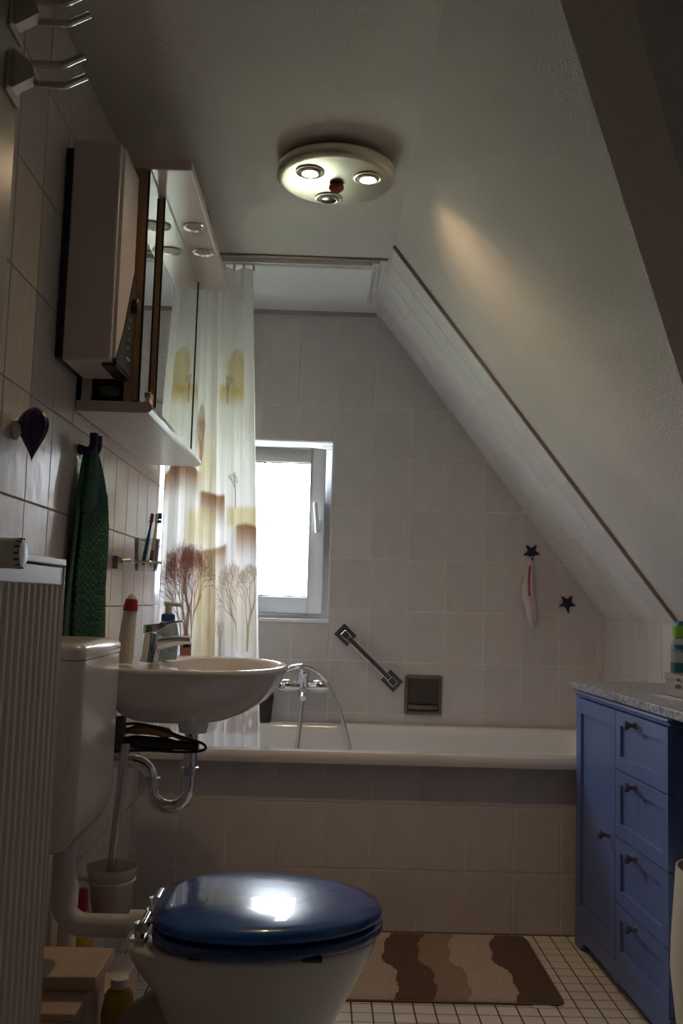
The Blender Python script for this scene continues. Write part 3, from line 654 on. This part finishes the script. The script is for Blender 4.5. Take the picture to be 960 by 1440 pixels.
# ------------------------------------------------------------------ washbasin
wb = thing('washbasin', 'white ceramic washbasin fixed to the tiled left wall', 'washbasin', (-.35, 2.565, .69))
BY, NP = 2.565, 64
def basin_ring(fx, fy, z, xc=-.40, inner=False):
    o = []
    for i in range(NP):
        a = 2*PI*i/NP; c, s = math.cos(a), math.sin(a)
        if inner:
            x = -.268+.158*fx*c if c > 0 else -.268+.17*fx*c*(1-.18*abs(s)); y = BY+.262*fy*s
        else:
            x = -.345+.257*c*fx*(1 if c > 0 else .88) if c > -.0 else -.345+.26*c*fx
            e = abs(s)**.82; y = BY+.312*fy*e*(1 if s > 0 else -1)
            if c < 0: x = -.345 - .2215*abs(c)**.45*(.55+.45*fx if fx < 1 else 1)
        o.append(Vector((max(x, XT), y, z)))
    return o
rings = [basin_ring(.10, .10, .700), basin_ring(.22, .20, .703), basin_ring(.42, .38, .716), basin_ring(.62, .60, .738), basin_ring(.80, .80, .771), basin_ring(.92, .93, .808), basin_ring(.985, .985, .838), basin_ring(1, 1, .849), basin_ring(.992, .992, .857), basin_ring(.97, .975, .8595),
         basin_ring(1.02, 1.0, .8585, inner=True), basin_ring(.97, .96, .851, inner=True), basin_ring(.88, .86, .815, inner=True), basin_ring(.70, .68, .765, inner=True), basin_ring(.42, .40, .735, inner=True), basin_ring(.12, .10, .730, inner=True)]
MB().loft(rings).build('bowl', 'ceramic', wb, smooth=60)
MB().lathe([(.02, 0), (.02, .003), (.012, .004)], (-.272, BY, .7305), 'Z', 20).build('drain', 'chrome', wb, smooth=40)
MB().lathe([(.036, -.028), (.040, -.012), (.046, .004)], (-.335, BY, .704), 'Z', 24).build('outlet_boss', 'ceramic', wb, smooth=40)

fc = thing('basin_tap', 'chrome single lever tap on the washbasin', 'tap', (-.455, 2.52, .859))
FX, FY, FZ = -.452, 2.53, .8595
MB().lathe([(.027, 0), (.027, .004), (.024, .008), (.0235, .07), (.023, .075), (.001, .076)], (FX, FY, FZ), (0.10, 0, 1), 28).build('body', 'chrome', fc, smooth=40)
rg = []
for (x, z, w, h) in ((FX-.005, .905, .020, .020), (FX+.03, .914, .018, .015), (FX+.07, .921, .015, .010), (FX+.105, .920, .013, .008)):
    rg.append([Vector((x, FY+w*math.cos(a), z+h*math.sin(a)-(.006 if math.sin(a) < 0 else 0))) for a in [2*PI*i/20 for i in range(20)]])
sp = MB().loft(rg).build('spout', 'chrome', fc, smooth=50)
MB().lathe([(.010, 0), (.010, -.012), (.007, -.012)], (FX+.096, FY, .912), 'Z', 16).build('aerator', 'darkgrey', sp, smooth=40)
MB().loft([[Vector((x, FY+w*sy, z+hh*sz)) for sy, sz in ((-1, -.5), (1, -.5), (.9, .5), (-.9, .5))] for (x, z, w, hh) in ((FX-.018, .945, .021, .024), (FX+.02, .950, .022, .022), (FX+.05, .964, .017, .008), (FX+.085, .969, .012, .005))]).build('lever', 'chrome', fc, bevel=.004)

t = thing('deodorant_tube', 'white roll-on tube with a red cap standing on the washbasin', 'tube', (-.50, 2.455, .859))
ax = (.07, .0, 1)
MB().lathe([(.001, 0), (.0215, .001), (.022, .02), (.0185, .11), (.0165, .135)], (-.503, 2.452, .8605), ax, 24, 1, .8).build('tube_body', 'bottle_white', t, smooth=40)
MB().lathe([(.019, .133), (.0185, .142), (.015, .163), (.012, .164)], (-.503, 2.452, .8605), ax, 24).build('collar', 'red', t, smooth=40)
MB().lathe([(.012, .163), (.010, .171), (.004, .176), (.001, .177)], (-.503, 2.452, .8605), ax, 20).build('ball', 'cream', t, smooth=60)
t = thing('soap_dispenser', 'clear soap pump bottle with a blue collar behind the tap', 'soap dispenser', (-.425, 2.63, .859))
SX, SY = -.424, 2.625
MB().lathe([(.001, 0), (.027, .001), (.029, .01), (.030, .07), (.025, .098), (.016, .106)], (SX, SY, .8605), 'Z', 26, 1, .75).build('bottle_body', 'clear_plastic', t, smooth=40)
MB().lathe([(.0293, .02), (.0303, .04), (.0305, .07)], (SX, SY, .8605), 'Z', 26, 1, .75).build('label_band', mat('label_print', (.28, .40, .50), .4, var=.5, vscale=60), t, smooth=40)
MB().lathe([(.018, .105), (.019, .108), (.019, .122), (.014, .126)], (SX, SY, .8605), 'Z', 24).build('collar', 'blue', t, smooth=40)
MB().tube([(SX, SY, .985), (SX, SY, 1.012)], .009, 12).tube([(SX-.012, SY, 1.013), (SX+.03, SY, 1.011), (SX+.036, SY, 1.006)], [.006, .0055, .004], 10).build('pump', 'cream', t, smooth=40)

# trap and valves
tp = thing('sink_trap', 'chrome pipe trap under the washbasin', 'trap', (-.4, BY, .47))
path = [(-.338, BY, .675), (-.338, BY, .62), (-.338, BY, .535)] + [(-.388+.050*math.cos(a), BY, .530-.050*math.sin(a)) for a in [PI*i/10 for i in range(1, 10)]] + [(-.438, BY, .535), (-.440, BY, .55)] + [(-.490+.050*math.cos(a), BY, .550+.045*math.sin(a)) for a in [PI/2*i/6 for i in range(1, 7)]] + [(-.52, BY, .595), (XT+.001, BY, .595)]
MB().tube(path, .018, 16).build('pipe', 'chrome', tp, smooth=60)
for c in ((-.338, BY, .575), (-.438, BY, .545)): MB().lathe([(.0195, -.012), (.023, -.010), (.023, .010), (.0195, .012)], c, 'Z', 20).build('slip_nut', 'steel', tp, smooth=40)
MB().lathe([(.03, 0), (.03, .003), (.018, .008)], (XT, BY, .595), 'X', 24).build('wall_rose', 'chrome', tp, smooth=40)
for y, lb in ((2.50, 'chrome angle valve nearer the cistern under the washbasin'), (2.63, 'chrome angle valve nearer the bathtub under the washbasin')):
    v = thing('angle_valve', lb, 'valve', (XT, y, .60), 'angle valves under the washbasin')
    MB().lathe([(.024, 0), (.024, .003), (.011, .006), (.011, .05)], (XT, y, .630), 'X', 18).build('valve_body', 'chrome', v, smooth=40)
    MB().lathe([(.001, .05), (.015, .05), (.016, .056), (.016, .068), (.013, .072), (.001, .072)], (XT, y, .630), 'X', 14).build('handle', 'steel', v, smooth=40)
    MB().tube([(XT+.03, y, .63), (XT+.032, y, .68), (XT+.036, y+(BY-y)*.3, .715)], .006, 8).build('riser', 'steel', v, smooth=40)

# hair curler in a wall caddy
MB().box(XT, -.478, 2.36, 2.395, .655, .735).build('appliance_caddy', 'darkgrey', None, bevel=.004, label='dark grey wall caddy below the washbasin', cat='caddy')
hc = thing('curling_iron', 'black and amber curling iron tucked under the washbasin', 'curling iron', (-.42, 2.42, .66))
MB().tube(spline([(-.54, 2.42, .672), (-.46, 2.42, .668), (-.38, 2.42, .664), (-.30, 2.42, .662)], 4), [.012]*4+[.017]*5+[.012]*4, 12).build('body', 'black', hc, smooth=60)
MB().tube(spline([(-.50, 2.42, .692), (-.44, 2.42, .700), (-.38, 2.42, .692), (-.33, 2.42, .676)], 4), [.008]*3+[.013]*6+[.006]*4, 12).build('jaw', 'orange', hc, smooth=60)
MB().tube(spline([(-.53, 2.41, .70), (-.47, 2.405, .715), (-.41, 2.405, .708), (-.34, 2.405, .685), (-.29, 2.41, .67), (-.285, 2.41, .655), (-.33, 2.41, .648), (-.44, 2.405, .650), (-.53, 2.40, .640), (-.545, 2.405, .600), (-.54, 2.42, .57)], 6), .0035, 8).build('cable', 'black', hc, smooth=60)

# ------------------------------------------------------------------ cistern, flush pipe
XF, cya, cyb = -.428, 1.722, 2.06
ci = thing('cistern', 'white plastic toilet cistern on the left wall', 'cistern', (-.50, 1.89, .56))
def crect(x1, ya, yb, z, r=.03):
    o = [Vector((XT, yb, z)), Vector((XT, ya, z))]
    for cx, cy, a0 in ((x1-r, ya+r, 270), (x1-r, yb-r, 0)):
        for k in range(7):
            a = math.radians(a0+90*k/6); o.append(Vector((cx+r*math.cos(a), cy+r*math.sin(a), z)))
    return o
MB().loft([crect(XF-.045, cya+.05, cyb-.05, .560, .02), crect(XF-.02, cya+.02, cyb-.02, .572), crect(XF-.006, cya+.006, cyb-.006, .60), crect(XF-.001, cya, cyb, .64), crect(XF, cya, cyb, .912)]).build('tank', 'cistern', ci, smooth=50)
MB().loft([crect(XF+.001, cya-.001, cyb+.001, .9135), crect(XF+.002, cya-.002, cyb+.002, .93), crect(XF-.004, cya+.003, cyb-.003, .939), crect(XF-.03, cya+.03, cyb-.03, .943)]).build('lid', 'cistern', ci, smooth=50)
TYc = 1.905
fp = spline([(-.487, TYc, .560), (-.487, TYc, .50), (-.487, TYc, .45)], 3) + [(-.437-.05*math.cos(a), TYc, .445-.05*math.sin(a)) for a in [PI/2*i/8 for i in range(1, 9)]] + [(-.40, TYc, .395), (-.356, TYc, .395)]
MB().tube(fp, .0225, 18).build('flush_pipe', 'cistern', ci, smooth=60)
# ------------------------------------------------------------------ toilet
to = thing('toilet', 'white ceramic toilet with a closed blue pearlescent lid', 'toilet', (-.1, TYc, 0))
def egg(x0, x1, hw, z, n=56, back=.62, yc=TYc):
    """x1 the round front end, x0 the squarer rear end"""
    xm = x0+(x1-x0)*.42; o = []
    for i in range(n):
        a = 2*PI*i/n; c, s = math.cos(a), math.sin(a)
        if c >= 0: x = xm+(x1-xm)*c; y = hw*s
        else: x = xm-(xm-x0)*abs(c)**.85; y = hw*(abs(s)**(back))*(1 if s > 0 else -1)
        o.append(Vector((x, yc+y, z)))
    return o
rings = [egg(-.26, .010, .110, .0), egg(-.262, .012, .112, .02), egg(-.255, .005, .105, .10), egg(-.262, .025, .112, .18), egg(-.275, .055, .132, .25), egg(-.30, .088, .158, .31), egg(-.335, .112, .172, .355), egg(-.352, .123, .178, .385), egg(-.352, .124, .178, .393), egg(-.346, .118, .172, .398),
         egg(-.24, .085, .13, .397), egg(-.22, .06, .11, .36), egg(-.16, .0, .07, .24)]
MB().loft(rings).build('bowl', 'ceramic', to, smooth=60)
MB().lathe([(.031, -.355), (.031, -.325), (.027, -.325)], (0, TYc, .395), 'X', 20).build('inlet_collar', 'ceramic', to, smooth=40)
MB().loft([egg(-.300, .131, .188, .403), egg(-.304, .136, .193, .408), egg(-.304, .136, .193, .417), egg(-.300, .132, .189, .422)]).build('seat', 'seat_blue', to, smooth=60)
MB().loft([egg(-.298, .126, .184, .4275), egg(-.304, .133, .191, .433), egg(-.304, .133, .191, .443), egg(-.298, .127, .186, .450), egg(-.27, .10, .165, .455), egg(-.20, .03, .10, .4575), egg(-.13, -.03, .03, .458)]).build('lid', 'lid_blue', to, smooth=60)
for x, y in ((.0, TYc-.165), (.0, TYc+.165), (-.2, TYc-.165), (-.2, TYc+.165)):
    MB().box(x-.018, x+.018, y-.006, y+.006, .3975, .4035).build('buffer', 'darkgrey', to)
for y in (TYc-.075, TYc+.075):
    hgn = MB().box(-.338, -.308, y-.018, y+.018, .3985, .404).build('hinge', 'chrome', to, bevel=.0015)
    MB().tube([(-.322, y, .402), (-.322, y, .428)], .0095, 12).tube([(-.312, y-.03, .428), (-.312, y+.03, .428)], .0105, 12).tube([(-.312, y, .428), (-.285, y, .440)], .007, 10).build('hinge_barrel', 'chrome', hgn, smooth=40)
MB().tube([(-.325, TYc-.05, .37), (-.325, TYc-.05, .338)], .004, 8).build('fixing_bolt', 'darkgrey', to)
MB().tube(spline([(-.20, TYc, .20), (-.27, TYc, .225), (-.315, TYc, .21), (-.335, TYc, .16), (-.338, TYc, .08), (-.338, TYc, .003)], 6), [.055]*10+[.05]*21, 20).build('outlet', 'corrugated', to, smooth=60)
for k in range(5):
    MB().lathe([(.050, -.006), (.055, 0), (.050, .006)], (-.337, TYc, .13-.022*k), 'Z', 20).build('rib', 'corrugated', to, smooth=50)

# ------------------------------------------------------------------ toilet brush
tb = thing('toilet_brush', 'toilet brush in a frosted glass cup held by a steel ring', 'toilet brush', (-.478, 2.31, .27))
BX, BYY = -.478, 2.31
MB().lathe([(.001, .0), (.024, .002), (.040, .018), (.046, .05), (.050, .095), (.060, .125), (.058, .125), (.047, .095), (.043, .05), (.036, .022), (.001, .006)], (BX, BYY, .272), 'Z', 36).build('cup', 'frosted', tb, smooth=50)
MB().tube([(BX+.0535*math.cos(a), BYY+.0535*math.sin(a), .366) for a in [2*PI*i/40 for i in range(41)]], .0035, 8, False).tube([(BX-.052, BYY, .366), (XT+.004, BYY, .366)], .005, 8).build('ring', 'steel', tb, smooth=60)
MB().lathe([(.02, 0), (.02, .004), (.008, .008)], (XT, BYY, .366), 'X', 18).build('wall_rose', 'steel', tb, smooth=40)
MB().tube([(BX-.002, BYY, .385), (BX+.018, BYY, .68)], .0105, 14).build('handle', 'steel', tb, smooth=40)
MB().lathe([(.012, 0), (.034, .01), (.034, .07), (.012, .085)], (BX-.004, BYY, .29), 'Z', 20).build('brush_head', 'bottle_white', tb, smooth=40)

# ------------------------------------------------------------------ boxes and bottles behind the toilet
b1 = thing('storage_box', 'tall beige storage box under the cistern carrying a beige board', 'box', (-.50, 1.925, 0))
MB().box(XT+.003, -.428, 1.80, 2.055, 0.003, .262).build('box_body', 'beige_box', b1, bevel=.003); MB().box(XT+.002, -.425, 1.797, 2.058, .263, .276).build('box_lid', 'beige_box', b1, bevel=.002)
MB().box(XT+.003, -.413, 1.895, 2.06, .2765, .300).build('shelf_board', 'beige_box', None, bevel=.002, label='beige board lying on the tall storage box', cat='board')
b2 = thing('storage_box', 'low beige storage box beside the toilet brush', 'box', (-.48, 2.19, 0))
MB().box(XT+.003, -.405, 2.085, 2.30, .003, .186).build('box_body', 'beige_box', b2, bevel=.003); MB().box(XT+.002, -.402, 2.082, 2.303, .187, .200).build('box_lid', 'beige_box', b2, bevel=.002)
t = thing('cleaner_bottle', 'yellow cleaner bottle with a red cap on the low box', 'bottle', (-.525, 2.235, .2))
MB().lathe([(.001, 0), (.025, .001), (.026, .01), (.026, .07), (.012, .105), (.011, .12)], (-.524, 2.235, .2005), 'Z', 20, 1, .8).build('bottle_body', 'yellow', t, smooth=40)
MB().lathe([(.0125, .118), (.013, .12), (.010, .165), (.001, .166)], (-.524, 2.235, .2005), 'Z', 16).build('cap', 'red', t, smooth=40)
t = thing('descaler_bottle', 'slim white bottle on the low box behind the flush pipe', 'bottle', (-.53, 2.13, .2))
MB().lathe([(.001, 0), (.019, .001), (.02, .008), (.02, .20), (.012, .225)], (-.532, 2.135, .2005), 'Z', 20).build('bottle_body', 'plastic_white', t, smooth=40)
MB().lathe([(.013, .225), (.013, .26), (.001, .262)], (-.532, 2.135, .2005), 'Z', 16).build('cap', 'blue', t, smooth=40)
t = thing('detergent_bottle', 'translucent yellow bottle between the tall box and the toilet', 'bottle', (-.388, 1.98, 0))
MB().lathe([(.001, 0), (.030, .001), (.034, .01), (.034, .20), (.026, .235), (.014, .245)], (-.386, 1.995, .003), 'Z', 24).build('bottle_body', 'yellow_glass', t, smooth=40)
MB().lathe([(.018, .245), (.018, .262), (.001, .264)], (-.386, 1.995, .003), 'Z', 18).build('cap', 'bottle_white', t, smooth=40)

# ------------------------------------------------------------------ radiator
ra = thing('radiator', 'white fluted panel radiator on the left wall', 'radiator', (-.49, 1.43, .17))
xf, ya, yb, z0, z1 = -.438, 1.245, 1.608, .18, 1.09
prof = []; y = ya; pitch = .0303
while y < yb-.004:
    for dy, dx in ((0, -.004), (.003, -.005), (.0195, -.005), (.0225, -.0005), (.0245, 0), (.0280, 0)):
        if y+dy < yb-.001: prof.append((xf+dx, y+dy))
    y += pitch
prof.append((xf-.002, yb-.001)); prof = [(xf-.014, ya)]+prof+[(xf-.016, yb)]
MB().prism([Vector((p[0], p[1], z0+.02)) for p in prof], (0, 0, z1-.065-z0)).build('fluted_panel', 'radiator', ra, smooth=25)
for (za, zb_) in ((z1-.045, z1-.014), (z0, z0+.02)): MB().box(xf-.014, xf-.001, ya, yb, za, zb_).build('panel_border', 'radiator', ra, bevel=.003)
MB().box(xf-.098, xf-.085, ya+.005, yb-.005, z0, z1-.02).build('rear_panel', 'radiator', ra)
for y in (yb+.0003, ya-.0035): MB().box(xf-.098, xf+.001, y, y+.0032, z0, z1-.014).build('side_cover', 'radiator', ra)
MB().box(xf-.098, xf+.002, ya-.0035, yb+.004, z1-.012, z1).build('top_grille', 'radiator', ra, bevel=.002)
for y in (ya+.06, yb-.09): MB().box(XT, xf-.098, y, y+.03, .3, .95).build('bracket', 'radiator', ra)
tv = thing('thermostat', 'white ribbed thermostat head beside the radiator', 'thermostat', (-.41, 1.20, 1.06))
MB().lathe([(.001, -.10), (.014, -.10), (.016, -.06), (.019, -.055), (.0195, -.004), (.017, 0), (.001, .001)], (-.379, 1.20, 1.081), 'X', 28).build('head', 'plastic_white', tv, smooth=40)
for i in range(14):
    a = 2*PI*i/14; MB().box(-.386, -.3795, 1.20+.0187*math.cos(a)-.0012, 1.20+.0187*math.cos(a)+.0012, 1.081+.0187*math.sin(a)-.0012, 1.081+.0187*math.sin(a)+.0012).build('grip_slot', 'darkgrey', tv)
MB().tube([(-.478, 1.20, 1.081), (-.50, 1.20, 1.081), (-.50, 1.2405, 1.081)], .012, 12).build('valve', 'steel', tv, smooth=40)

# ------------------------------------------------------------------ open door with hooks
dr_ = thing('open_door', 'open lacquered door leaf standing against the left wall', 'door', (-.415, .73, .01))
MB().box(-.437, -.397, .33, 1.13, .012, 2.0).build('door_leaf', 'door', dr_, bevel=.006)
for (z, lb) in ((1.655, 'lower steel double coat hook on the open door'), (1.735, 'upper steel double coat hook on the open door')):
    h = thing('coat_hook', lb, 'coat hook', (-.397, 1.10, z-.03), 'double coat hooks on the open door')
    MB().prism([(-.3968, 1.075, z-.03), (-.3968, 1.122, z-.03), (-.3968, 1.122, z+.02), (-.3968, 1.10, z+.035), (-.3968, 1.08, z+.02)], (.004, 0, 0)).build('plate', 'steel', h, bevel=.001)
    MB().prism([(-.3928, 1.09, z-.02), (-.365, 1.09, z-.004), (-.370, 1.09, z+.012), (-.3928, 1.09, z+.03)], (0, .018, 0)).build('rib', 'steel', h)
    for dy, dz in ((1.092, .012), (1.106, -.006)):
        MB().tube(spline([(-.370, dy, z+dz), (-.352, dy, z+dz), (-.335, dy, z+dz), (-.322, dy, z+dz+.006), (-.308, dy, z+dz+.013)], 4), .0048, 10).build('prong', 'chrome', h, smooth=50)

# ------------------------------------------------------------------ bath mat
def rug_mat():
    m, N, L = nt('rug_pile'); b = N['Principled BSDF']; b.inputs['Roughness'].default_value = 1; b.inputs['Specular IOR Level'].default_value = .05
    tc = N.new('ShaderNodeTexCoord'); sp = N.new('ShaderNodeSeparateXYZ'); L.new(tc.outputs['Object'], sp.inputs[0])
    def mth(op, a, b_=None, c=None):
        n = N.new('ShaderNodeMath'); n.operation = op
        for k, q in enumerate((a, b_, c)):
            if q is None: continue
            if isinstance(q, (int, float)): n.inputs[k].default_value = q
            else: L.new(q, n.inputs[k])
        return n.outputs[0]
    nz = N.new('ShaderNodeTexNoise'); nz.inputs['Scale'].default_value = 70; nz.inputs['Detail'].default_value = 3; L.new(tc.outputs['Object'], nz.inputs[0])
    wv = mth('ADD', mth('MULTIPLY', mth('SINE', mth('MULTIPLY_ADD', sp.outputs[1], 17., 0.6)), .016), mth('MULTIPLY', mth('SINE', mth('MULTIPLY_ADD', sp.outputs[1], 43., 1.1)), .007))
    u = mth('ADD', mth('ADD', sp.outputs[0], wv), mth('MULTIPLY_ADD', nz.outputs['Fac'], .022, -.011))
    u = mth('DIVIDE', mth('SUBTRACT', u, RUGX0-.277), RUGX1-RUGX0)     # object origin sits at x = .277
    r = N.new('ShaderNodeValToRGB'); r.color_ramp.interpolation = 'CONSTANT'; e = r.color_ramp.elements
    lt, dk, tn = (.62, .51, .44, 1), (.18, .125, .10, 1), (.42, .31, .25, 1)
    stops = [(0, tn), (.12, dk), (.25, lt), (.425, dk), (.555, tn), (.675, lt), (.835, dk)]
    e[0].position, e[0].color = stops[0]; e[1].position, e[1].color = stops[1]
    for p, c in stops[2:]: q = e.new(p); q.color = c
    L.new(u, r.inputs[0])
    n2 = N.new('ShaderNodeTexNoise'); n2.inputs['Scale'].default_value = 260; L.new(tc.outputs['Object'], n2.inputs[0])
    hs = N.new('ShaderNodeHueSaturation'); L.new(r.outputs[0], hs.inputs['Color']); L.new(mth('MULTIPLY_ADD', n2.outputs['Fac'], 1.0, .5), hs.inputs['Value']); L.new(hs.outputs[0], b.inputs['Base Color'])
    bp = N.new('ShaderNodeBump'); bp.inputs['Strength'].default_value = 1; bp.inputs['Distance'].default_value = .004; L.new(n2.outputs['Fac'], bp.inputs['Height']); L.new(bp.outputs[0], b.inputs['Normal'])
    return m
M['rug'] = rug_mat()
rug = thing('bath_mat', 'shaggy bath mat with wavy beige and brown stripes', 'bath mat', (.277, 2.80, .003))
MB().loft([rrect(RUGX0, RUGX1, RUGY0, RUGY1, .03, .0025), rrect(RUGX0, RUGX1, RUGY0, RUGY1, .03, .007)]).build('backing', 'rug_back', rug)
nx, ny = 230, 150; vs, fs = [], []
for j in range(ny+1):
    for i in range(nx+1):
        x = RUGX0+.006+(RUGX1-RUGX0-.012)*i/nx; y = RUGY0+.006+(RUGY1-RUGY0-.012)*j/ny
        ed = min(i, nx-i, j*1.0, ny-j)/5
        z = .0065 + (.0105+random.uniform(-.0028, .0032))*min(1, ed)**.5
        if 0 < i < nx and 0 < j < ny: x += random.uniform(-.001, .001); y += random.uniform(-.001, .001)
        vs.append((x, y, z))
for j in range(ny):
    for i in range(nx): p = j*(nx+1)+i; fs.append((p, p+1, p+nx+2, p+nx+1))
MB().add(vs, fs).build('pile', 'rug', rug, smooth=180, kind='stuff')
MB().box(.575, .622, 2.538, 2.556, .0028, .0042).build('label_tag', 'bottle_white', rug)

# ------------------------------------------------------------------ blue cabinet (built square, then turned a little)
FXc, A0, A1 = .82, 2.285, 3.015
cb = thing('blue_cabinet', 'blue lacquered bathroom cabinet with a door and four drawers', 'cabinet', (FXc, A1, 0))
MB().box(FXc+.004, 1.105, A0, A1, .06, .757).build('carcass', 'cab_blue', cb, bevel=.002)
pl = [(A1+.004, 0), (A1+.004, .085), (A0-.004, .085), (A0-.004, 0), (A0+.055, 0), (A0+.065, .018), (A0+.09, .032), (A0+.14, .036), (A0+.345, .036), (A0+.355, .030), (A0+.385, .030), (A0+.395, .036), (A1-.14, .036), (A1-.09, .032), (A1-.065, .018), (A1-.055, 0)]
MB().prism([(FXc-.012, y, z) for y, z in pl], (.02, 0, 0)).build('plinth', 'cab_blue', cb, bevel=.002)
for y in (A0-.004, A1-.014): MB().box(FXc+.008, 1.10, y, y+.018, 0, .06).build('side_foot', 'cab_blue', cb)
MB().box(FXc-.010, 1.10, A0-.006, A1+.008, .757, .766).box(FXc-.018, 1.10, A0-.010, A1+.012, .766, .7745).build('cornice', 'cab_blue', cb, bevel=.003)
def front(ya, yb, za, zb, st, name):
    mb = MB(); x0, x1 = FXc-.012, FXc+.0035
    mb.box(x0, x1, ya, ya+st, za, zb).box(x0, x1, yb-st, yb, za, zb).box(x0, x1, ya+st, yb-st, za, za+st).box(x0, x1, ya+st, yb-st, zb-st, zb)
    d = mb.build(name, 'cab_blue', cb)
    MB().box(x0+.008, x1-.001, ya+st, yb-st, za+st, zb-st).build('panel', 'cab_blue', d)
    return d
def knob(d, y, z):
    MB().lathe([(.010, 0), (.0085, .004), (.0055, .010), (.006, .015), (.011, .020), (.0125, .026), (.010, .031), (.001, .033)], (FXc-.012, y, z), -X_, 20).build('knob', 'knob_blue', d, smooth=50)
yd = 2.652
d = front(yd+.002, A1-.004, .087, .754, .045, 'door'); knob(d, yd+.055, .405)
for (a, b) in ((.598, .754), (.418, .595), (.243, .415), (.087, .240)):
    d = front(A0+.002, yd-.002, a, b, .036, 'drawer'); knob(d, (A0+yd)/2+.03, b-.022)
cb.rotation_euler = (0, 0, math.radians(2.0))
wt = MB().prism([(.806, 3.078, .7765), (.847, 1.97, .7765), (1.132, 1.97, .7765), (1.132, 3.078, .7765)], (0, 0, .024)).build('worktop', 'stone', None, bevel=.003, label='grey speckled worktop on the blue cabinet', cat='worktop')
kn = thing('side_support', 'blue side support of the worktop next to the kneehole', 'support', (.97, 2.03, 0))
MB().box(.866, 1.12, 1.975, 2.0, 0.003, .775).build('end_panel', 'cab_blue', kn); MB().box(.862, .88, 2.0, 2.262, .715, .775).build('apron', 'cab_blue', kn, bevel=.002)
ZT = .801
bx = thing('jewellery_box', 'flat silver box with a clasp on the grey worktop', 'box', (1.02, 2.56, ZT))
MB().box(.965, 1.085, 2.46, 2.665, ZT, ZT+.042).build('box_base', 'silver_box', bx, bevel=.002); MB().box(.963, 1.087, 2.458, 2.667, ZT+.0425, ZT+.060).build('box_lid', 'silver_box', bx, bevel=.002)
cl = MB().box(.957, .9648, 2.553, 2.567, ZT+.024, ZT+.036).box(.957, .9628, 2.555, 2.565, ZT+.0435, ZT+.053).build('clasp', 'chrome', bx, bevel=.001)
MB().lathe([(.001, -.006), (.005, -.004), (.005, .004), (.001, .006)], (.955, 2.56, ZT+.030), 'Z', 12).build('clasp_pin', 'chrome', cl, smooth=40)
MB().prism([(.905, 2.63, ZT), (.915, 2.635, ZT), (.975, 2.45, ZT), (.963, 2.445, ZT)], (0, 0, .0025)).build('nail_file', 'chrome', None, label='slim metal nail file lying in front of the silver box', cat='nail file')
t = thing('shampoo_bottle', 'clear bottle with a green cap and teal label on the worktop', 'bottle', (1.045, 2.74, ZT))
MB().lathe([(.001, 0), (.034, .001), (.036, .01), (.036, .12), (.030, .150), (.022, .156)], (1.045, 2.74, ZT), 'Z', 26, 1, .8).build('bottle_body', 'clear_plastic', t, smooth=40)
MB().lathe([(.0364, .025), (.0366, .06), (.0366, .085)], (1.045, 2.74, ZT), 'Z', 26, 1, .8).build('label_band', 'teal', t, smooth=40)
MB().lathe([(.0355, .115), (.0345, .128), (.0335, .136)], (1.045, 2.74, ZT), 'Z', 26, 1, .82).build('neck_label', 'teal', t, smooth=40)
MB().lathe([(.026, .156), (.030, .158), (.031, .190), (.001, .1905)], (1.045, 2.74, ZT), 'Z', 24, 1, .85).build('cap', 'green', t, smooth=40)
MB().lathe([(.021, .1905), (.020, .202), (.001, .204)], (1.045, 2.74, ZT), 'Z', 20).build('cap_top', 'blue', t, smooth=40)
MB().lathe([(.001, 0), (.105, .001), (.112, .02), (.135, .24), (.133, .30), (.122, .46), (.118, .46), (.128, .30), (.105, .02), (.001, .01)], (.928, 2.145, .003), 'Z', 40).build('waste_bin', 'cream', None, smooth=50, label='cream bellied waste bin under the worktop overhang', cat='bin', loc=(.928, 2.145, .003))
